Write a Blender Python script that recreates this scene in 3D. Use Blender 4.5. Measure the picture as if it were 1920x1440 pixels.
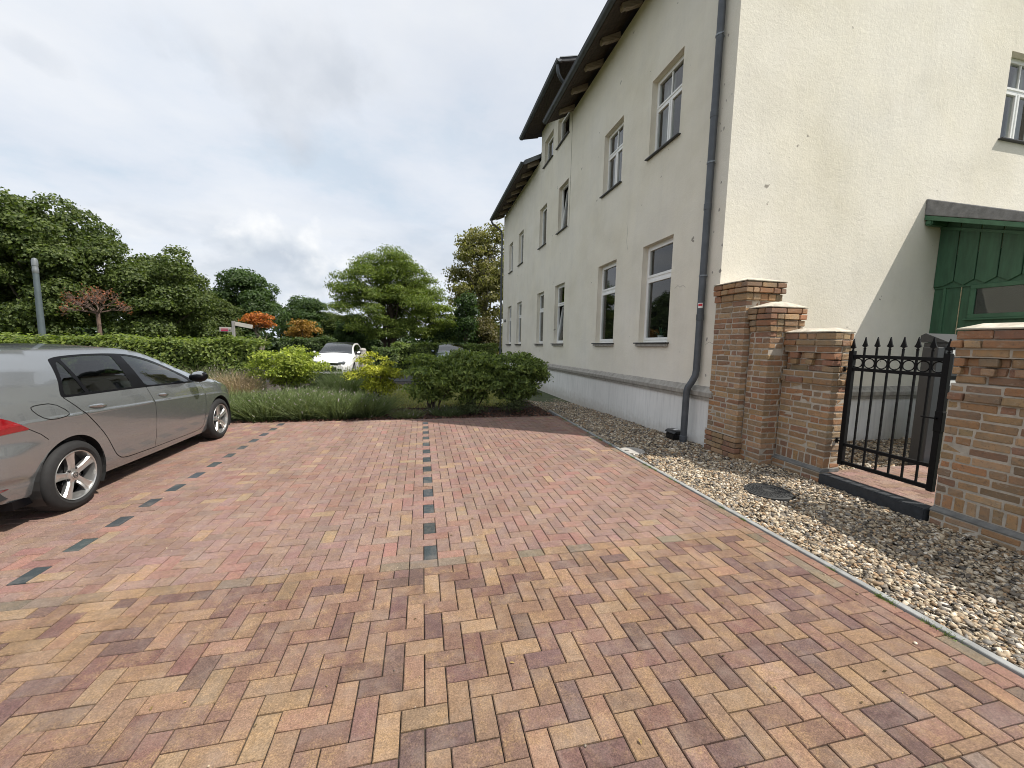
import bpy, bmesh, math, random
import numpy as np
from mathutils import Matrix, Vector
from mathutils.geometry import delaunay_2d_cdt

for _o in list(bpy.data.objects):
    bpy.data.objects.remove(_o)
SC = bpy.context.scene
COL = SC.collection
rnd = random.Random(7)
rng = np.random.default_rng(11)

# ------------------------------------------------------------------ camera
CAM_F, CAM_P, CAM_Y, CAM_R, CAM_H = 742.14, .107604, .224381, .0202682, 1.6064
def cam_axes():
    cp, sp, cy, sy = math.cos(CAM_P), math.sin(CAM_P), math.cos(CAM_Y), math.sin(CAM_Y)
    fwd = Vector((sy*cp, cy*cp, -sp)); right = Vector((cy, -sy, 0)); up = right.cross(fwd)
    c, s = math.cos(CAM_R), math.sin(CAM_R)
    return c*right + s*up, -s*right + c*up, fwd
CR, CU, CF = cam_axes()
cd = bpy.data.cameras.new('camera'); cam = bpy.data.objects.new('camera', cd); COL.objects.link(cam)
cd.sensor_width = 36; cd.lens = 36*CAM_F/1920; cd.clip_start = .05; cd.clip_end = 2000
m4 = Matrix((CR, CU, -CF)).transposed().to_4x4(); m4.translation = (0, 0, CAM_H)
cam.matrix_world = m4
SC.camera = cam

# ------------------------------------------------------------------ light
SUN_AZ, SUN_EL = math.radians(-60), math.radians(55)      # light travels to -X and +Y
to_sun = Vector((-math.sin(SUN_AZ)*math.cos(SUN_EL), -math.cos(SUN_AZ)*math.cos(SUN_EL), math.sin(SUN_EL)))
sd = bpy.data.lights.new('sun', 'SUN'); sd.energy = 4.8; sd.angle = math.radians(.6); sd.color = (1, .945, .86)
sun = bpy.data.objects.new('sun', sd); COL.objects.link(sun)
sun.rotation_euler = to_sun.to_track_quat('Z', 'Y').to_euler()

W = bpy.data.worlds.new('World'); SC.world = W; W.use_nodes = True
def build_world():
    nt = W.node_tree; nt.nodes.clear(); N = nt.nodes.new; L = nt.links.new
    out = N('ShaderNodeOutputWorld'); bg = N('ShaderNodeBackground'); L(bg.outputs[0], out.inputs[0])
    sky = N('ShaderNodeTexSky'); sky.sky_type = 'NISHITA'; sky.sun_disc = False
    sky.sun_elevation = SUN_EL; sky.sun_rotation = math.atan2(to_sun.x, to_sun.y)
    sky.air_density = 1.0; sky.dust_density = 1.6; sky.ozone_density = 1.0
    tc = N('ShaderNodeTexCoord'); sep = N('ShaderNodeSeparateXYZ'); L(tc.outputs['Generated'], sep.inputs[0])
    def math_(op, a, b=None, clamp=False):
        n = N('ShaderNodeMath'); n.operation = op; n.use_clamp = clamp
        for i, v in enumerate((a, b)):
            if v is None: continue
            if isinstance(v, (int, float)): n.inputs[i].default_value = v
            else: L(v, n.inputs[i])
        return n.outputs[0]
    def ramp(fac, stops):
        r = N('ShaderNodeValToRGB'); L(fac, r.inputs[0]); e = r.color_ramp.elements
        e[0].position, e[0].color = stops[0][0], stops[0][1]; e[1].position, e[1].color = stops[-1][0], stops[-1][1]
        for p, c in stops[1:-1]:
            q = e.new(p); q.color = c
        return r.outputs[0]
    def mix(f, a, b):
        n = N('ShaderNodeMix'); n.data_type = 'RGBA'
        if isinstance(f, (int, float)): n.inputs[0].default_value = f
        else: L(f, n.inputs[0])
        for i, v in ((6, a), (7, b)):
            if isinstance(v, tuple): n.inputs[i].default_value = v
            else: L(v, n.inputs[i])
        return n.outputs[2]
    # high cloud veil: noise on a plane overhead
    zz = math_('ADD', math_('MAXIMUM', sep.outputs[2], 0.0), .18)
    cx = math_('DIVIDE', sep.outputs[0], zz); cy = math_('DIVIDE', sep.outputs[1], zz)
    comb = N('ShaderNodeCombineXYZ'); L(cx, comb.inputs[0]); L(cy, comb.inputs[1]); comb.inputs[2].default_value = 3.1
    n1 = N('ShaderNodeTexNoise'); n1.inputs['Scale'].default_value = .75; n1.inputs['Detail'].default_value = 8
    n1.inputs['Roughness'].default_value = .52; n1.inputs['Distortion'].default_value = .35; L(comb.outputs[0], n1.inputs['Vector'])
    veil = ramp(n1.outputs[0], [(.25, (.70, .70, .70, 1)), (.5, (.90, .90, .90, 1)), (.72, (1, 1, 1, 1))])
    n2 = N('ShaderNodeTexNoise'); n2.inputs['Scale'].default_value = 1.55; n2.inputs['Detail'].default_value = 9
    n2.inputs['Roughness'].default_value = .6; L(comb.outputs[0], n2.inputs['Vector'])
    tone = ramp(n2.outputs[0], [(.30, (.58, .655, .735, 1)), (.44, (.67, .71, .77, 1)), (.58, (.715, .742, .785, 1)), (.74, (.755, .77, .79, 1))])
    # scale the clear sky (physically bright) first
    sc = N('ShaderNodeMix'); sc.data_type = 'RGBA'; sc.blend_type = 'MULTIPLY'; sc.inputs[0].default_value = 1
    L(sky.outputs[0], sc.inputs[6]); sc.inputs[7].default_value = (.1, .1, .1, 1)
    base = mix(veil, sc.outputs[2], tone)
    # cumulus low over the trees
    n3 = N('ShaderNodeTexNoise'); n3.inputs['Scale'].default_value = 4.2; n3.inputs['Detail'].default_value = 10
    n3.inputs['Roughness'].default_value = .55
    mp = N('ShaderNodeMapping'); mp.inputs['Location'].default_value = (.4, .12, .25); mp.inputs['Scale'].default_value = (1, 1, 2.1)
    L(tc.outputs['Generated'], mp.inputs[0]); L(mp.outputs[0], n3.inputs['Vector'])
    band = ramp(sep.outputs[2], [(0.0, (1, 1, 1, 1)), (.16, (.9, .9, .9, 1)), (.30, (0, 0, 0, 1))])
    cm = ramp(n3.outputs[0], [(.50, (0, 0, 0, 1)), (.60, (1, 1, 1, 1))])
    cmask = math_('MULTIPLY', math_('MULTIPLY', cm, band), .55)
    n4 = N('ShaderNodeTexNoise'); n4.inputs['Scale'].default_value = 7; n4.inputs['Detail'].default_value = 8
    mp2 = N('ShaderNodeMapping'); mp2.inputs['Location'].default_value = (.4, .12, .29); mp2.inputs['Scale'].default_value = (1, 1, 2.4)
    L(tc.outputs['Generated'], mp2.inputs[0]); L(mp2.outputs[0], n4.inputs['Vector'])
    ctone = ramp(n4.outputs[0], [(.36, (.40, .46, .54, 1)), (.5, (.56, .60, .66, 1)), (.62, (.76, .77, .78, 1))])
    col = mix(cmask, base, ctone)
    # two clouds that hang in view: a grey veil high up and a cumulus bank over the trees
    def vmath(op, a, b):
        n = N('ShaderNodeVectorMath'); n.operation = op
        for i, v in enumerate((a, b)):
            if isinstance(v, tuple): n.inputs[i].default_value = v
            elif v is not None: L(v, n.inputs[i])
        return n
    def cloud(px, py, size, seed, nscale, tones, soft, amount):
        d = (CR*((px-960)/CAM_F) - CU*((py-720)/CAM_F) + CF).normalized()
        off = vmath('MULTIPLY', vmath('SUBTRACT', tc.outputs['Generated'], tuple(d)).outputs[0], tuple(1/v for v in size))
        ln = vmath('LENGTH', off.outputs[0], None).outputs['Value']
        m = N('ShaderNodeMapping'); m.inputs['Location'].default_value = seed; L(tc.outputs['Generated'], m.inputs[0])
        nz = N('ShaderNodeTexNoise'); nz.inputs['Scale'].default_value = nscale; nz.inputs['Detail'].default_value = 9; nz.inputs['Roughness'].default_value = .58
        L(m.outputs[0], nz.inputs['Vector'])
        v = math_('ADD', math_('SUBTRACT', 1.0, ln), math_('MULTIPLY', math_('SUBTRACT', nz.outputs[0], .5), 2.6))
        mask = math_('MULTIPLY', ramp(v, [(.28, (0, 0, 0, 1)), (.28+soft, (1, 1, 1, 1))]), amount)
        m2 = N('ShaderNodeMapping'); m2.inputs['Location'].default_value = (seed[0], seed[1], seed[2]+.035); L(tc.outputs['Generated'], m2.inputs[0])
        nz2 = N('ShaderNodeTexNoise'); nz2.inputs['Scale'].default_value = nscale*1.3; nz2.inputs['Detail'].default_value = 9; L(m2.outputs[0], nz2.inputs['Vector'])
        sh = N('ShaderNodeSeparateXYZ'); L(off.outputs[0], sh.inputs[0])
        tv = math_('ADD', nz2.outputs[0], math_('MULTIPLY', sh.outputs[2], .22))
        return mask, ramp(tv, tones)
    for a in ((545, 150, (.30, .30, .17), (2.3, .7, 1.1), 5, [(.35, (.47, .51, .57, 1)), (.55, (.58, .61, .66, 1)), (.72, (.68, .70, .73, 1))], .5, .75),
              (505, 462, (.17, .17, .085), (5.1, 2.2, .4), 9, [(.34, (.47, .52, .59, 1)), (.5, (.60, .64, .69, 1)), (.66, (.80, .81, .82, 1))], .45, .85),
              (600, 510, (.16, .16, .06), (1.3, 4.4, .9), 10, [(.36, (.50, .55, .61, 1)), (.5, (.63, .665, .71, 1)), (.64, (.79, .80, .81, 1))], .45, .8),
              (80, 105, (.08, .08, .03), (7.3, 4.4, 2.9), 12, [(.36, (.52, .56, .62, 1)), (.62, (.60, .63, .68, 1))], .6, .45)):
        mk_, tn_ = cloud(*a); col = mix(mk_, col, tn_)
    L(col, bg.inputs[0]); bg.inputs[1].default_value = 1.0
build_world()

SC.view_settings.view_transform = 'Standard'; SC.view_settings.look = 'None'
SC.view_settings.exposure = 0.33; SC.view_settings.gamma = 1.0; SC.view_settings.use_curve_mapping = False
SC.render.engine = 'CYCLES'
SC.cycles.use_denoising = True
SC.cycles.max_bounces = 8; SC.cycles.transparent_max_bounces = 12; SC.cycles.diffuse_bounces = 4
SC.cycles.glossy_bounces = 4; SC.cycles.caustics_reflective = False; SC.cycles.caustics_refractive = False
SC.cycles.sample_clamp_indirect = 6; SC.cycles.filter_width = 1.0

# ------------------------------------------------------------------ materials
MATS = {}
def new_mat(name):
    m = bpy.data.materials.new(name); m.use_nodes = True; m.node_tree.nodes.clear(); MATS[name] = m
    nt = m.node_tree
    out = nt.nodes.new('ShaderNodeOutputMaterial'); b = nt.nodes.new('ShaderNodeBsdfPrincipled')
    nt.links.new(b.outputs[0], out.inputs[0])
    return m, nt, b, out
class NG:
    """small helper around a node tree"""
    def __init__(s, nt): s.nt = nt; s.N = nt.nodes.new; s.L = nt.links.new; s._pos = None
    def pos(s):
        if s._pos is None: s._pos = s.N('ShaderNodeNewGeometry').outputs['Position']
        return s._pos
    def mapped(s, scale, loc=(0, 0, 0)):
        n = s.N('ShaderNodeMapping'); n.inputs['Scale'].default_value = scale; n.inputs['Location'].default_value = loc
        s.L(s.pos(), n.inputs[0]); return n.outputs[0]
    def noise(s, scale, detail=5, rough=.55, vec=None, dist=0):
        n = s.N('ShaderNodeTexNoise'); n.inputs['Scale'].default_value = scale; n.inputs['Detail'].default_value = detail
        n.inputs['Roughness'].default_value = rough; n.inputs['Distortion'].default_value = dist
        s.L(vec if vec is not None else s.pos(), n.inputs['Vector']); return n.outputs[0]
    def voro(s, scale, vec=None):
        n = s.N('ShaderNodeTexVoronoi'); n.inputs['Scale'].default_value = scale
        s.L(vec if vec is not None else s.pos(), n.inputs['Vector']); return n
    def ramp(s, fac, stops):
        r = s.N('ShaderNodeValToRGB'); s.L(fac, r.inputs[0]); e = r.color_ramp.elements
        g = lambda c: (c, c, c, 1) if isinstance(c, (int, float)) else (*c, 1)[:4]
        e[0].position, e[0].color = stops[0][0], g(stops[0][1]); e[1].position, e[1].color = stops[-1][0], g(stops[-1][1])
        for p, c in stops[1:-1]:
            q = e.new(p); q.color = g(c)
        return r.outputs[0]
    def mix(s, f, a, b, blend='MIX'):
        n = s.N('ShaderNodeMix'); n.data_type = 'RGBA'; n.blend_type = blend
        if isinstance(f, (int, float)): n.inputs[0].default_value = f
        else: s.L(f, n.inputs[0])
        for i, v in ((6, a), (7, b)):
            if isinstance(v, tuple): n.inputs[i].default_value = (*v, 1)[:4]
            else: s.L(v, n.inputs[i])
        return n.outputs[2]
    def math(s, op, a, b=None):
        n = s.N('ShaderNodeMath'); n.operation = op
        for i, v in enumerate((a, b)):
            if v is None: continue
            if isinstance(v, (int, float)): n.inputs[i].default_value = v
            else: s.L(v, n.inputs[i])
        return n.outputs[0]
    def bump(s, h, strength, dist=.01, normal=None):
        n = s.N('ShaderNodeBump'); n.inputs['Strength'].default_value = strength; n.inputs['Distance'].default_value = dist
        s.L(h, n.inputs['Height'])
        if normal is not None: s.L(normal, n.inputs['Normal'])
        return n.outputs[0]

def simple(name, col, rough=.6, var=.25, vscale=6, bump=.0, bscale=60, metal=0, spec=.5, coat=0, stretch=(1, 1, 1)):
    m, nt, b, _ = new_mat(name); g = NG(nt)
    v = g.mapped(stretch)
    f = g.noise(vscale, 6, .6, v)
    lo = tuple(c*(1-var) for c in col); hi = tuple(min(1, c*(1+var)) for c in col)
    nt.links.new(g.ramp(f, [(.3, lo), (.7, hi)]), b.inputs['Base Color'])
    b.inputs['Roughness'].default_value = rough; b.inputs['Metallic'].default_value = metal
    b.inputs['Specular IOR Level'].default_value = spec; b.inputs['Coat Weight'].default_value = coat
    if coat: b.inputs['Coat Roughness'].default_value = .04
    if bump: nt.links.new(g.bump(g.noise(bscale, 5, .6, v), bump, .004), b.inputs['Normal'])
    return m

def colour_source(g, obj_mode):
    if obj_mode:
        oi = g.N('ShaderNodeObjectInfo'); return oi.outputs['Color'], oi.outputs['Alpha']
    a = g.N('ShaderNodeAttribute'); a.attribute_name = 'Col'
    return a.outputs['Color'], a.outputs['Alpha']

def paver_mat(name, obj_mode):
    m, nt, b, _ = new_mat(name); g = NG(nt)
    col, al = colour_source(g, obj_mode)
    patch = g.ramp(g.noise(9, 4, .6), [(.46, 0.0), (.62, 1.0)])
    fleck = g.ramp(g.noise(120, 3, .8), [(.47, 0.0), (.60, 1.0)])
    f = g.math('MULTIPLY', g.math('MULTIPLY', g.math('ADD', g.math('MULTIPLY', patch, .5), g.math('MULTIPLY', fleck, g.math('ADD', g.math('MULTIPLY', patch, .9), .35))), al), 1.0)
    c1 = g.mix(f, col, (.285, .186, .100))
    grain = g.ramp(g.noise(135, 5, .9), [(.32, .42), (.5, 1.0), (.68, 1.75)])
    c2 = g.mix(1.0, c1, grain, 'MULTIPLY')
    mott = g.ramp(g.noise(32, 5, .7), [(.28, .78), (.5, 1.0), (.75, 1.22)])
    c2 = g.mix(1.0, c2, mott, 'MULTIPLY')
    dirt = g.ramp(g.noise(1.7, 6, .62), [(.3, (.86, .84, .82)), (.7, (1.08, 1.08, 1.08))])
    c3 = g.mix(1.0, c2, dirt, 'MULTIPLY')
    track = g.ramp(g.noise(1.4, 5, .6, g.mapped((2.4, .16, 1))), [(.3, .86), (.7, 1.10)])
    c3 = g.mix(1.0, c3, track, 'MULTIPLY')
    dust = g.ramp(g.noise(5.5, 8, .7), [(.48, 0.0), (.75, .30)])
    c4 = g.mix(dust, c3, (.33, .275, .235))
    nt.links.new(c4, b.inputs['Base Color'])
    b.inputs['Roughness'].default_value = .82; b.inputs['Specular IOR Level'].default_value = .3
    nt.links.new(g.bump(g.noise(170, 4, .8), .7, .003), b.inputs['Normal'])
    return m

def brick_mat():
    m, nt, b, _ = new_mat('old_brick'); g = NG(nt)
    col, al = colour_source(g, True)
    f = g.noise(16, 6, .65)
    c = g.mix(g.ramp(f, [(.35, 0.0), (.65, .85)]), col, g.mix(1.0, col, (1.45, 1.2, .95), 'MULTIPLY'))
    c = g.mix(g.ramp(g.noise(38, 5, .7), [(.55, 0.0), (.7, .75)]), c, (.10, .072, .055))
    c = g.mix(g.ramp(g.noise(17, 7, .75, g.mapped((1, 1, 1.6), (7, 3, 1))), [(.56, 0.0), (.70, .62)]), c, (.40, .345, .28))
    c = g.mix(.16, c, (.42, .31, .22))
    c = g.mix(g.ramp(g.noise(3.1, 5, .6), [(.52, 0.0), (.78, .36)]), c, g.mix(1.0, c, (.5, .5, .52), 'MULTIPLY'))
    nt.links.new(c, b.inputs['Base Color']); b.inputs['Roughness'].default_value = .88; b.inputs['Specular IOR Level'].default_value = .25
    nt.links.new(g.bump(g.noise(75, 6, .75), .9, .006), b.inputs['Normal'])
    return m

def plaster_mat():
    m, nt, b, _ = new_mat('cream_plaster'); g = NG(nt)
    f = g.noise(.45, 7, .62)
    c = g.ramp(f, [(.28, (.685, .635, .515)), (.5, (.735, .692, .592)), (.72, (.75, .715, .64))])
    streak = g.ramp(g.noise(1.6, 6, .6, g.mapped((2.6, 2.6, .28))), [(.48, 0.0), (.80, .26)])
    c = g.mix(streak, c, (.57, .535, .48))
    mo = g.ramp(g.noise(1.15, 6, .6, g.mapped((1, 1, 1.3), (4, 2, 8))), [(.32, .945), (.5, 1.0), (.68, 1.05)])
    c = g.mix(1.0, c, mo, 'MULTIPLY')
    blot = g.ramp(g.noise(2.6, 8, .7), [(.54, 0.0), (.70, .24)])
    c = g.mix(blot, c, (.74, .68, .60))
    spot = g.ramp(g.noise(55, 4, .7), [(.70, 0.0), (.77, .35)])
    c = g.mix(spot, c, (.33, .31, .26))
    speck = g.ramp(g.noise(4.5, 3, .6, g.mapped((1, 1, 1), (3, 9, 2))), [(.735, 0.0), (.755, .8)])
    c = g.mix(speck, c, (.22, .20, .17))
    nt.links.new(c, b.inputs['Base Color']); b.inputs['Roughness'].default_value = .9; b.inputs['Specular IOR Level'].default_value = .2
    h = g.math('ADD', g.math('MULTIPLY', g.noise(48, 5, .75), 1.0), g.math('MULTIPLY', g.noise(13, 3, .5), .8))
    nt.links.new(g.bump(h, .6, .008), b.inputs['Normal'])
    return m

def plinth_mat():
    m, nt, b, _ = new_mat('white_plinth'); g = NG(nt)
    c = g.ramp(g.noise(1.1, 6, .6), [(.3, (.70, .69, .66)), (.7, (.80, .79, .76))])
    st = g.ramp(g.noise(3.4, 6, .65, g.mapped((5, 5, .35))), [(.48, 0.0), (.74, .5)])
    c = g.mix(st, c, (.46, .46, .45))
    sp = g.N('ShaderNodeSeparateXYZ'); nt.links.new(g.pos(), sp.inputs[0])
    hgt = g.math('SUBTRACT', sp.outputs[2], g.math('MULTIPLY', g.noise(7, 6, .7), .5))
    c = g.mix(g.ramp(g.math('ADD', hgt, .5), [(.12, .55), (.42, 0.0)]), c, (.36, .32, .26))
    nt.links.new(c, b.inputs['Base Color']); b.inputs['Roughness'].default_value = .85
    nt.links.new(g.bump(g.noise(40, 4, .6), .2, .005), b.inputs['Normal'])
    return m

def leaf_mat(name, trans=.35, rough=.5):
    m, nt, b, out = new_mat(name); g = NG(nt)
    a = g.N('ShaderNodeAttribute'); a.attribute_name = 'Col'
    nt.links.new(a.outputs['Color'], b.inputs['Base Color']); b.inputs['Roughness'].default_value = rough
    b.inputs['Specular IOR Level'].default_value = .35
    t = g.N('ShaderNodeBsdfTranslucent'); nt.links.new(g.mix(1.0, a.outputs['Color'], (1.25, 1.35, .55), 'MULTIPLY'), t.inputs[0])
    mx = g.N('ShaderNodeMixShader'); mx.inputs[0].default_value = trans
    nt.links.new(b.outputs[0], mx.inputs[1]); nt.links.new(t.outputs[0], mx.inputs[2]); nt.links.new(mx.outputs[0], out.inputs[0])
    return m

def attr_mat(name, rough=.7, spec=.4, bump=0, bscale=80, var=.3):
    m, nt, b, _ = new_mat(name); g = NG(nt)
    a = g.N('ShaderNodeAttribute'); a.attribute_name = 'Col'
    k = g.ramp(g.noise(bscale, 5, .65), [(.3, 1-var), (.7, 1+var)])
    nt.links.new(g.mix(1.0, a.outputs['Color'], k, 'MULTIPLY'), b.inputs['Base Color'])
    b.inputs['Roughness'].default_value = rough; b.inputs['Specular IOR Level'].default_value = spec
    if bump: nt.links.new(g.bump(g.noise(bscale, 4, .6), bump, .004), b.inputs['Normal'])
    return m

def glass_mat(name, tint=(.8, .84, .82), refl=1.0, rough=.02):
    m, nt, b, out = new_mat(name); nt.nodes.remove(b); g = NG(nt)
    fr = g.N('ShaderNodeLayerWeight'); fr.inputs[0].default_value = .5
    gl = g.N('ShaderNodeBsdfGlossy'); gl.inputs['Roughness'].default_value = rough; gl.inputs['Color'].default_value = (refl, refl, refl, 1)
    nt.links.new(g.bump(g.noise(1.3, 3, .5), .04, .05), gl.inputs['Normal'])
    tr = g.N('ShaderNodeBsdfTransparent'); tr.inputs[0].default_value = (*tint, 1)
    mx = g.N('ShaderNodeMixShader')
    nt.links.new(g.math('ADD', g.math('MULTIPLY', g.math('POWER', fr.outputs['Facing'], 4.0), .9), .055), mx.inputs[0])
    nt.links.new(tr.outputs[0], mx.inputs[1]); nt.links.new(gl.outputs[0], mx.inputs[2]); nt.links.new(mx.outputs[0], out.inputs[0])
    return m

def carpaint(name, col, flake=.15):
    m, nt, b, _ = new_mat(name); g = NG(nt)
    f = g.noise(900, 2, .5)
    lo = tuple(c*.9 for c in col); hi = tuple(min(1, c*1.12) for c in col)
    c = g.ramp(f, [(.35, lo), (.65, hi)])
    dust = g.ramp(g.noise(3, 6, .6), [(.45, 0.0), (.8, .12)])
    nt.links.new(g.mix(dust, c, (.35, .32, .28)), b.inputs['Base Color'])
    b.inputs['Metallic'].default_value = .75 if flake else 0; b.inputs['Roughness'].default_value = .24 if flake else .4
    b.inputs['Coat Weight'].default_value = 1.0; b.inputs['Coat Roughness'].default_value = .03
    return m

paver_mat('paver_single', True); paver_mat('paver_mass', False); brick_mat(); plaster_mat(); plinth_mat()
leaf_mat('leaves', .42); leaf_mat('stalks', .25, .7)
attr_mat('pebbles', .65, .35, .25, 160, .34); attr_mat('bark_chips', .9, .2, .4, 120, .35)
glass_mat('window_glass', (.72, .76, .75)); glass_mat('car_glass', (.34, .40, .38))
simple('mortar', (.40, .355, .295), .95, .22, 14, .6, 120)
simple('joint_sand', (.045, .037, .027), .95, .75, 7, .5, 200)
simple('gravel_bed', (.13, .112, .09), .95, .4, 40, .8, 90)
simple('kerb_concrete', (.25, .255, .25), .9, .25, 9, .5, 150)
simple('cap_concrete', (.46, .42, .345), .92, .32, 9, .8, 60)
simple('ledge_slate', (.15, .148, .14), .8, .3, 12, .4, 90)
simple('basalt_step', (.022, .025, .03), .65, .35, 20, .5, 160)
simple('stone_trim', (.33, .31, .275), .85, .28, 6, .4, 90, stretch=(2, 2, .6))
simple('reveal_plaster', (.60, .57, .47), .9, .14, 4, .3, 70)
simple('white_frame', (.78, .78, .76), .35, .05, 3)
simple('metal_sill', (.035, .035, .038), .45, .3, 10)
simple('zinc', (.085, .092, .102), .5, .22, 5, .15, 40, metal=.35)
simple('zinc_light', (.22, .24, .26), .5, .25, 5, metal=.4)
simple('roof_tile', (.055, .056, .06), .8, .3, 8, .5, 30)
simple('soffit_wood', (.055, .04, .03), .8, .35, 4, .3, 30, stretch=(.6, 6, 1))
simple('rafter_wood', (.29, .24, .19), .85, .35, 5, .4, 40, stretch=(.5, 6, 6))
simple('slate', (.045, .047, .052), .6, .3, 10, .4, 20)
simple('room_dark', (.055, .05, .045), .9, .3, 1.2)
simple('curtain', (.40, .40, .385), .9, .1, 8)
simple('green_paint', (.034, .098, .053), .55, .26, 5, .25, 45, stretch=(3, 3, .5))
simple('green_trim', (.042, .118, .064), .5, .2, 6, .2, 45)
simple('roof_felt', (.20, .20, .205), .95, .25, 12, .9, 130)
simple('iron_black', (.004, .004, .0045), .55, .3, 20, .1, 80, spec=.2)
simple('letterbox_grey', (.03, .032, .036), .45, .2, 4)
simple('letterbox_label', (.62, .63, .62), .5, .05, 3)
simple('pale_wood', (.46, .38, .24), .75, .2, 4, .3, 40, stretch=(1, 1, 8))
simple('cast_iron', (.032, .033, .033), .7, .3, 30, .5, 120)
simple('disc_concrete', (.36, .34, .31), .9, .25, 15, .5, 90)
simple('black_plastic', (.008, .008, .009), .35, .2, 8)
simple('sticker_white', (.75, .74, .72), .5, .03, 2)
simple('sticker_red', (.55, .02, .03), .5, .05, 2)
simple('bark', (.075, .058, .043), .95, .4, 6, .8, 22, stretch=(3, 3, .6))
simple('bark_pale', (.19, .165, .13), .95, .35, 6, .6, 22, stretch=(3, 3, .6))
simple('soil', (.04, .03, .024), .98, .4, 12, .9, 50)
simple('lawn_green', (.14, .15, .045), .95, .35, 9, .9, 120)
simple('terrain_green', (.06, .075, .03), .95, .35, 3, .6, 60)
simple('asphalt', (.05, .05, .052), .9, .25, 8, .5, 160)
simple('lamp_grey', (.10, .125, .135), .5, .15, 5, metal=.3)
simple('lamp_cap', (.20, .215, .225), .4, .1, 5, metal=.4)
simple('sign_beige', (.40, .38, .34), .5, .08, 5)
simple('sign_post', (.33, .32, .30), .5, .1, 5, metal=.3)
simple('sign_red', (.42, .03, .09), .5, .05, 4)
simple('tyre_rubber', (.012, .012, .0125), .78, .25, 30, .4, 160)
simple('rim_alloy', (.60, .60, .59), .3, .08, 20, metal=.85)
simple('hub_dark', (.02, .02, .02), .5, .2, 20)
simple('tail_red', (.20, .004, .007), .12, .15, 60, spec=.7, coat=1)
simple('lamp_clear', (.50, .48, .46), .15, .1, 40, spec=.7, coat=1)
simple('headlamp', (.30, .33, .36), .08, .2, 60, spec=.8, coat=1)
simple('car_trim', (.004, .004, .005), .3, .2, 10, spec=.14)
simple('car_interior', (.022, .022, .023), .85, .25, 10)
simple('seat_cloth', (.05, .05, .052), .9, .25, 30)
simple('chrome', (.65, .65, .65), .12, .05, 10, metal=1)
carpaint('paint_silver', (.30, .318, .33)); carpaint('paint_white', (.78, .78, .77), 0); carpaint('paint_blue', (.10, .13, .17))

# ------------------------------------------------------------------ mesh helpers
HOUSE_DROP = .0135           # the drive rises gently away from the street: house level against it
def shear(v): return (v[0], v[1], v[2] - HOUSE_DROP*(v[1]-5.3))

def link(o, parent=None):
    COL.objects.link(o)
    if parent is not None:
        o.parent = parent
        b = parent
        off = Vector((0, 0, 0))
        while b is not None:
            off += b.location; b = b.parent
        if not o.get('_local'): o.location = -off
    if '_local' in o: del o['_local']
    return o

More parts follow.
